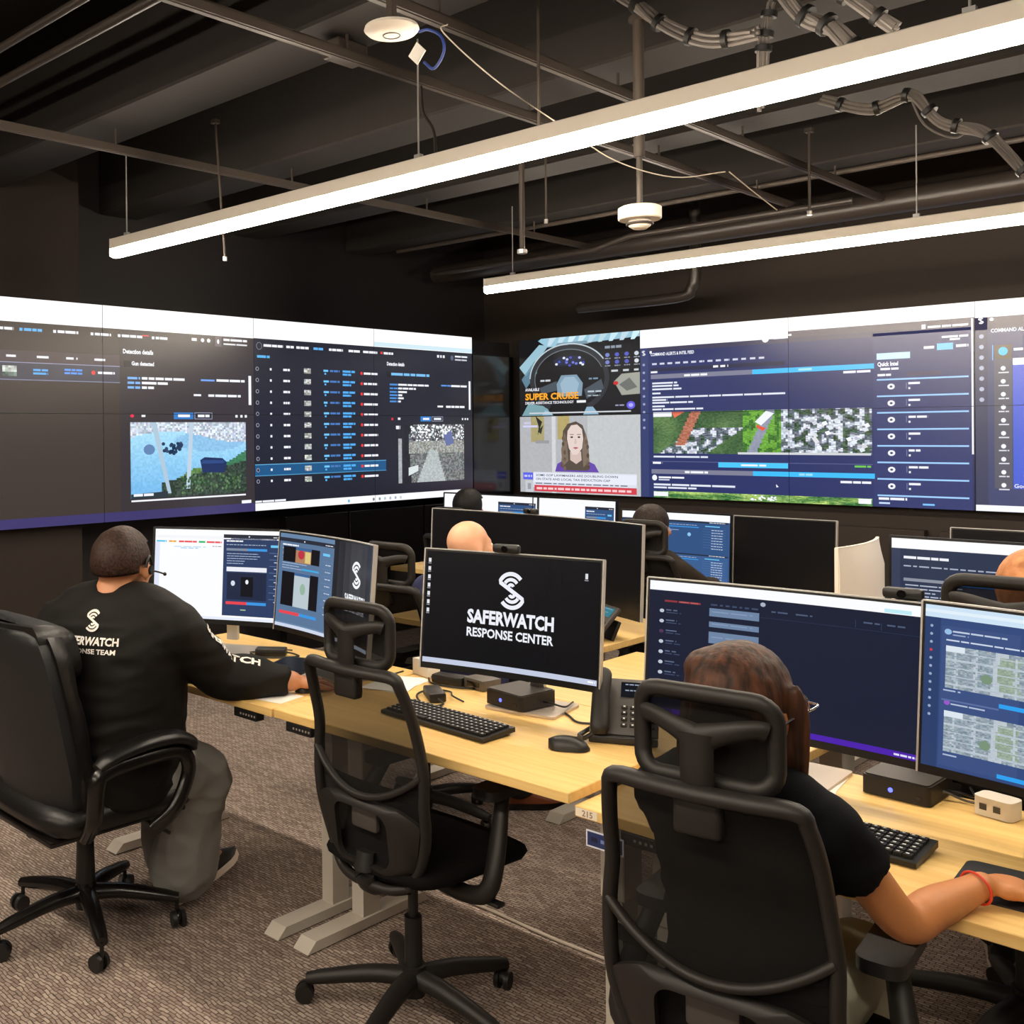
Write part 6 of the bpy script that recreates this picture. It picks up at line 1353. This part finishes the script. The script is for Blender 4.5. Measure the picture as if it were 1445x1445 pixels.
# --- the man with the headset
OM, AM = Vector((-3.0, 1.775, 0)), 24
def wl(x, y, z): return tuple(Matrix.Rotation(R(-AM), 3, 'Z') @ (Vector((x, y, z)) - OM))
JM = big_sit(voxel=0.010, bvoxel=0.0075, neck=(0.115, 0.015, 1.115), head=(0.118, 0.05, 1.200), hs=1.06, hyaw=4, hpitch=-4, nr=0.070, ar=(0.070, 0.055, 0.035), lr=(0.098, 0.072, 0.05),
    torso=[(0.02, 0.0, 0.46, 0.20, 0.17), (0.03, 0.01, 0.56, 0.215, 0.195), (0.055, 0.03, 0.68, 0.215, 0.20), (0.085, 0.04, 0.82, 0.212, 0.180), (0.10, 0.03, 0.94, 0.225, 0.155), (0.11, 0.02, 1.03, 0.195, 0.12), (0.115, 0.015, 1.085, 0.125, 0.088), (0.115, 0.015, 1.12, 0.075, 0.068)],
    shL=(-0.095, 0.02, 1.005), shR=(0.315, 0.03, 1.01), elL=wl(-3.20, 1.98, 0.80), elR=wl(-2.735, 2.06, 0.835), wrL=wl(-2.93, 2.22, 0.80), wrR=wl(-2.615, 2.265, 0.80), hdL=(0.7, 1, -0.1), hdR=(0.62, 0.9, -0.12),
    hipL=(-0.10, 0.05, 0.53), hipR=(0.12, 0.05, 0.53), knL=(-0.03, 0.44, 0.48), knR=(0.275, 0.275, 0.475), anL=(0.055, 0.475, 0.095), anR=(0.165, 0.315, 0.125), footL=(-10, 0), footR=(-29, 22),
    shirt='shirt_black', trousers='trousers_grey', skin='skin_tan', sgrow=0.014, wr=0.0055, ws=6.5, wst=(0.8, 0.8, 2.6), collar=0.0, flare=1.75, pw=0.007, shoe='shoe_black', hand=1.05)
_o = Matrix.Rotation(R(-AM), 3, 'Z') @ Vector((0, -0.055, 0))     # the upper body leans back over the hips
for k in ('neck', 'head', 'shL', 'shR', 'knL', 'knR', 'anL', 'anR'): JM[k] = (JM[k][0] + _o.x, JM[k][1] + _o.y, JM[k][2])
JM['torso'] = [(a + _o.x * f, b_ + _o.y * f, c, d_, e_) for (a, b_, c, d_, e_), f in zip(JM['torso'], (0, 0.1, 0.5, 0.9, 1, 1, 1, 1))]
tm, sm_, Mh, hc, hs = person('seated man in a dark long-sleeved shirt with white back print and headset', OM, AM, JM)
skullcap('hair', 'hair_dark', tm, hc, Mh, hs, lambda x, y, z: z > -0.40 and (y < 0.30 or z > 0.42 + 0.3 * (y - 0.3)) and not (abs(x) > 0.76 and z < -0.12 and y > -0.34) and y < 0.86, 0.004, 0.007, lump=0.02)
q = lambda x, y, z: hc + Mh @ (Vector((x, y, z)) * hs)
hd_ = MB(); hd_.tube([q(0.088, -0.02, 0.0), q(0.09, -0.012, 0.025), q(0.086, 0.01, 0.028), q(0.088, 0.02, 0.0), q(0.088, 0.01, -0.02)], 0.005, 8, smooth=4)
hd_.cyl(q(0.076, 0.005, -0.012), q(0.094, 0.007, -0.012), 0.014 * hs, n=14).tube([q(0.092, 0.01, -0.015), q(0.097, 0.04, -0.025), q(0.092, 0.085, -0.04)], 0.0028, 8, smooth=4).ell(q(0.092, 0.088, -0.041), (0.006, 0.006, 0.006)); hd_.build('headset', 'black_plastic', tm)
P = Paint(); emblem(P, 0, 0.0, 0.047, WH, 0, 1.0); P.text('SAFERWATCH', 0, -0.07, 0.022, WH, 0, 'c', 0.04, width=0.20); P.text('RESPONSE TEAM', 0, -0.096, 0.014, WH, 0, 'c', 0.03, width=0.185)
surface_print(sm_, sm_, P, lambda x, y: (Vector((x + 0.092, -0.6, 1.05 + y)), Vector((0, 1, 0))), 'back_print', 'print_white')
P = Paint(); P.text('SAFERWATCH', 0, -0.012, 0.024, WH, 0, 'c', 0.04, width=0.24)
_a, _b = Vector(JM['shR']), Vector(JM['elR']); _d = (_b - _a).normalized(); _s = Vector((0.45, -0.25, 0.6)); _s = (_s - _d * _s.dot(_d)).normalized(); _u = _s.cross(_d)
surface_print(sm_, sm_, P, lambda x, y: (_a + _d * (0.17 + x) + _u * (y + 0.01) + _s * 0.4, -_s), 'sleeve_print', 'print_white')

# --- the woman in front
JW = big_sit(voxel=0.009, bvoxel=0.006, neck=(-0.01, -0.05, 1.0), head=(0.0, -0.015, 1.105), hs=1.0, hyaw=-14, hpitch=-4, nr=0.047, ar=(0.046, 0.037, 0.0255), lr=(0.082, 0.054, 0.04),
    torso=[(0, 0.02, 0.50, 0.150, 0.11), (0, 0.0, 0.60, 0.142, 0.10), (0, -0.02, 0.72, 0.135, 0.095), (0, -0.035, 0.84, 0.145, 0.10), (0, -0.045, 0.92, 0.15, 0.085), (0, -0.05, 0.97, 0.105, 0.065), (0, -0.05, 1.0, 0.06, 0.05)],
    shL=(-0.15, -0.04, 0.925), shR=(0.15, -0.035, 0.925), elL=(-0.19, 0.14, 0.74), elR=(0.225, 0.125, 0.735), wrL=(-0.10, 0.33, 0.765), wrR=(0.30, 0.305, 0.768), hdL=(0.2, 1, -0.1), hdR=(0.46, 0.9, -0.10),
    hipL=(-0.08, 0.05, 0.53), hipR=(0.065, 0.05, 0.53), knL=(-0.10, 0.42, 0.51), knR=(0.045, 0.42, 0.51),
    shirt='tee_black', trousers='trousers_sage', skin='skin_olive', sleeve=0.42, sgrow=0.010, wr=0.004, ws=10, flare=1.3, hand=0.92, curl=14)
JW['anL'] = (-0.10, 0.38, 0.10); JW['anR'] = (0.04, 0.38, 0.10); JW['lr'] = (0.072, 0.052, 0.036)
tw, sw_, Mh, hc, hs = person('woman with long brown hair in a black tee shirt, glasses and red bracelet', (-0.885, 1.89, 0), 0, JW)
b = MB()
qh = lambda x, y, z: hc + Mh @ (Vector((x, y, z)) * hs)
b.ell(qh(0, -0.016, 0.030), (0.088, 0.106, 0.096), Mh, n=24, m=16); b.ell(qh(-0.035, -0.05, 0.08), (0.040, 0.05, 0.034), Mh)
rows = []
for z, hw, yc, dp in ((0.05, 0.086, -0.03, 0.085), (0.0, 0.092, -0.038, 0.085), (-0.06, 0.100, -0.050, 0.078), (-0.12, 0.102, -0.068, 0.055), (-0.18, 0.105, -0.085, 0.045), (-0.25, 0.085, -0.092, 0.028), (-0.31, 0.06, -0.088, 0.018)):
    rows.append([qh(hw * math.cos(2 * PI * k / 24), yc + dp * math.sin(2 * PI * k / 24), z) for k in range(24)])
b.grid(rows, closed_u=True, cap=True)
for sg in (-1, 1): b.tube([qh(0.078 * sg, 0.02, 0.05), qh(0.088 * sg, 0.025, 0.0), qh(0.088 * sg, 0.02, -0.08), qh(0.082 * sg, 0.01, -0.16), qh(0.08 * sg, 0.0, -0.22)], [0.02, 0.022, 0.02, 0.017, 0.008], 10, smooth=4, flat=(0.6, 1.3))
me = remeshed(b, 0.008, 5, 0.0016, 60, (1, 1, 0.06)); put(me, 'hair', 'hair_brown', tw)
g = MB()
for sg in (-1, 1):
    g.tube([qh(0.033 * sg + 0.024 * math.cos(2 * PI * k / 20), 0.106, -0.006 + 0.019 * math.sin(2 * PI * k / 20)) for k in range(20)], 0.0018, 6, closed=True)
    g.tube([qh(0.057 * sg, 0.104, 0.0), qh(0.086 * sg, 0.092, 0.002), qh(0.094 * sg, 0.03, 0.0), qh(0.092 * sg, -0.01, -0.008)], 0.0022, 6, smooth=3)
g.tube([qh(-0.01, 0.107, 0.0), qh(0, 0.111, 0.002), qh(0.01, 0.107, 0.0)], 0.0018, 6); g.build('glasses', 'glasses_metal', tw)
_w, _e = Vector(JW['wrR']), Vector(JW['elR']); _d = (_w - _e).normalized(); _n = _d.cross(Vector((0, 0, 1))).normalized(); _m = _n.cross(_d); _c = _w - _d * 0.015
MB().tube([_c + _n * 0.0305 * math.cos(2 * PI * k / 28) + _m * 0.0295 * math.sin(2 * PI * k / 28) for k in range(28)], 0.0024, 8, closed=True).build('bracelet', 'bracelet_red', tw)

# --- people behind
JB = big_sit(head=(0.0, 0.035, 1.145), neck=(0, -0.01, 1.03), hyaw=-18, hpitch=-8, hs=0.96, skin='skin_fair', shirt='shirt_navy', anL=(-0.14, 0.44, 0.09), anR=(0.02, 0.31, 0.09), footR=(-41, 0), shoe='shoe_brown', sole='gloss_arm',
    torso=[(0, 0, 0.47, 0.18, 0.13), (0, 0, 0.58, 0.175, 0.125), (0, -0.01, 0.70, 0.17, 0.12), (0, -0.02, 0.85, 0.18, 0.12), (0, -0.025, 0.94, 0.19, 0.105), (0, -0.02, 1.0, 0.12, 0.08), (0, -0.015, 1.035, 0.07, 0.06)], shL=(-0.19, -0.02, 0.95), shR=(0.19, -0.02, 0.95))
JB['knL'] = (-0.13, 0.40, 0.50); JB['knR'] = (0.13, 0.40, 0.50); JB['elL'] = (-0.24, 0.10, 0.76); JB['elR'] = (0.24, 0.10, 0.76); JB['wrL'] = (-0.16, 0.30, 0.80); JB['wrR'] = (0.16, 0.30, 0.80)
person('bald man in a navy shirt seated behind the logo monitor', (-2.755, 3.335, 0), 0, JB)
def seated(lab, loc, rz, top, hair, hm, **k):
    J = big_sit(**k); dz = top - 1.31
    for key in list(J):
        if key in ('neck', 'head', 'shL', 'shR'): v = J[key]; J[key] = (v[0], v[1], v[2] + dz)
    J['torso'] = [(s[0], s[1], s[2] + (dz * max(0, (s[2] - 0.58) / 0.5) if s[2] > 0.58 else 0), s[3], s[4]) for s in J['torso']]
    t, s_, M, hc, hs = person(lab, loc, rz, J)
    if hair == 'short': skullcap('hair', hm, t, hc, M, hs, lambda x, y, z: z > -0.55 and (y < 0.30 or z > 0.45) and not (abs(x) > 0.8 and z < -0.2 and y > -0.3), 0.006, 0.010, lump=0.03)
    if hair == 'cap': skullcap('hair', hm, t, hc, M, hs, lambda x, y, z: z > -0.75 and (y < 0.35 or z > 0.40), 0.008, 0.012)
    if hair == 'long':
        q = lambda x, y, z: hc + M @ (Vector((x, y, z)) * hs); b = MB(); b.ell(q(0, -0.016, 0.03), (0.086, 0.104, 0.094), M, n=20, m=14)
        rows = [[q(hw * math.cos(2 * PI * k / 20), yc + dp * math.sin(2 * PI * k / 20), z) for k in range(20)] for z, hw, yc, dp in ((0.04, 0.084, -0.03, 0.08), (-0.06, 0.09, -0.055, 0.065), (-0.14, 0.08, -0.07, 0.045), (-0.22, 0.06, -0.08, 0.03))]
        b.grid(rows, closed_u=True, cap=True); put(remeshed(b, 0.011, 5, 0.002, 50, (1, 1, 0.15)), 'hair', hm, t)
    return t, s_
seated('person with black hair facing the far white monitors', (-4.11, 4.99, 0), 0, 1.262, 'cap', 'hair_black', shirt='shirt_grey', hs=0.92)
tp, sp_ = seated('person with dark brown hair in a brown shirt with pale lettering on the back', (-2.80, 4.87, 0), -4, 1.225, 'long', 'hair_darkbrown', shirt='shirt_brown', shL=(-0.18, -0.02, 0.985), shR=(0.18, -0.02, 0.985))
P = Paint(); P.text('SAFERWATCH', 0, 0.01, 0.024, WH, 0, 'c', 0.03, width=0.22); P.text('RESPONSE TEAM', 0, -0.03, 0.024, WH, 0, 'c', 0.03, width=0.20)
surface_print(sp_, sp_, P, lambda x, y: (Vector((x, -0.6, 0.86 + y)), Vector((0, 1, 0))), 'back_print', 'print_grey')
seated('person with short orange-brown hair at the right edge of the view', (-0.745, 3.275, 0), 6, 1.275, 'short', 'hair_auburn', shirt='shirt_grey')
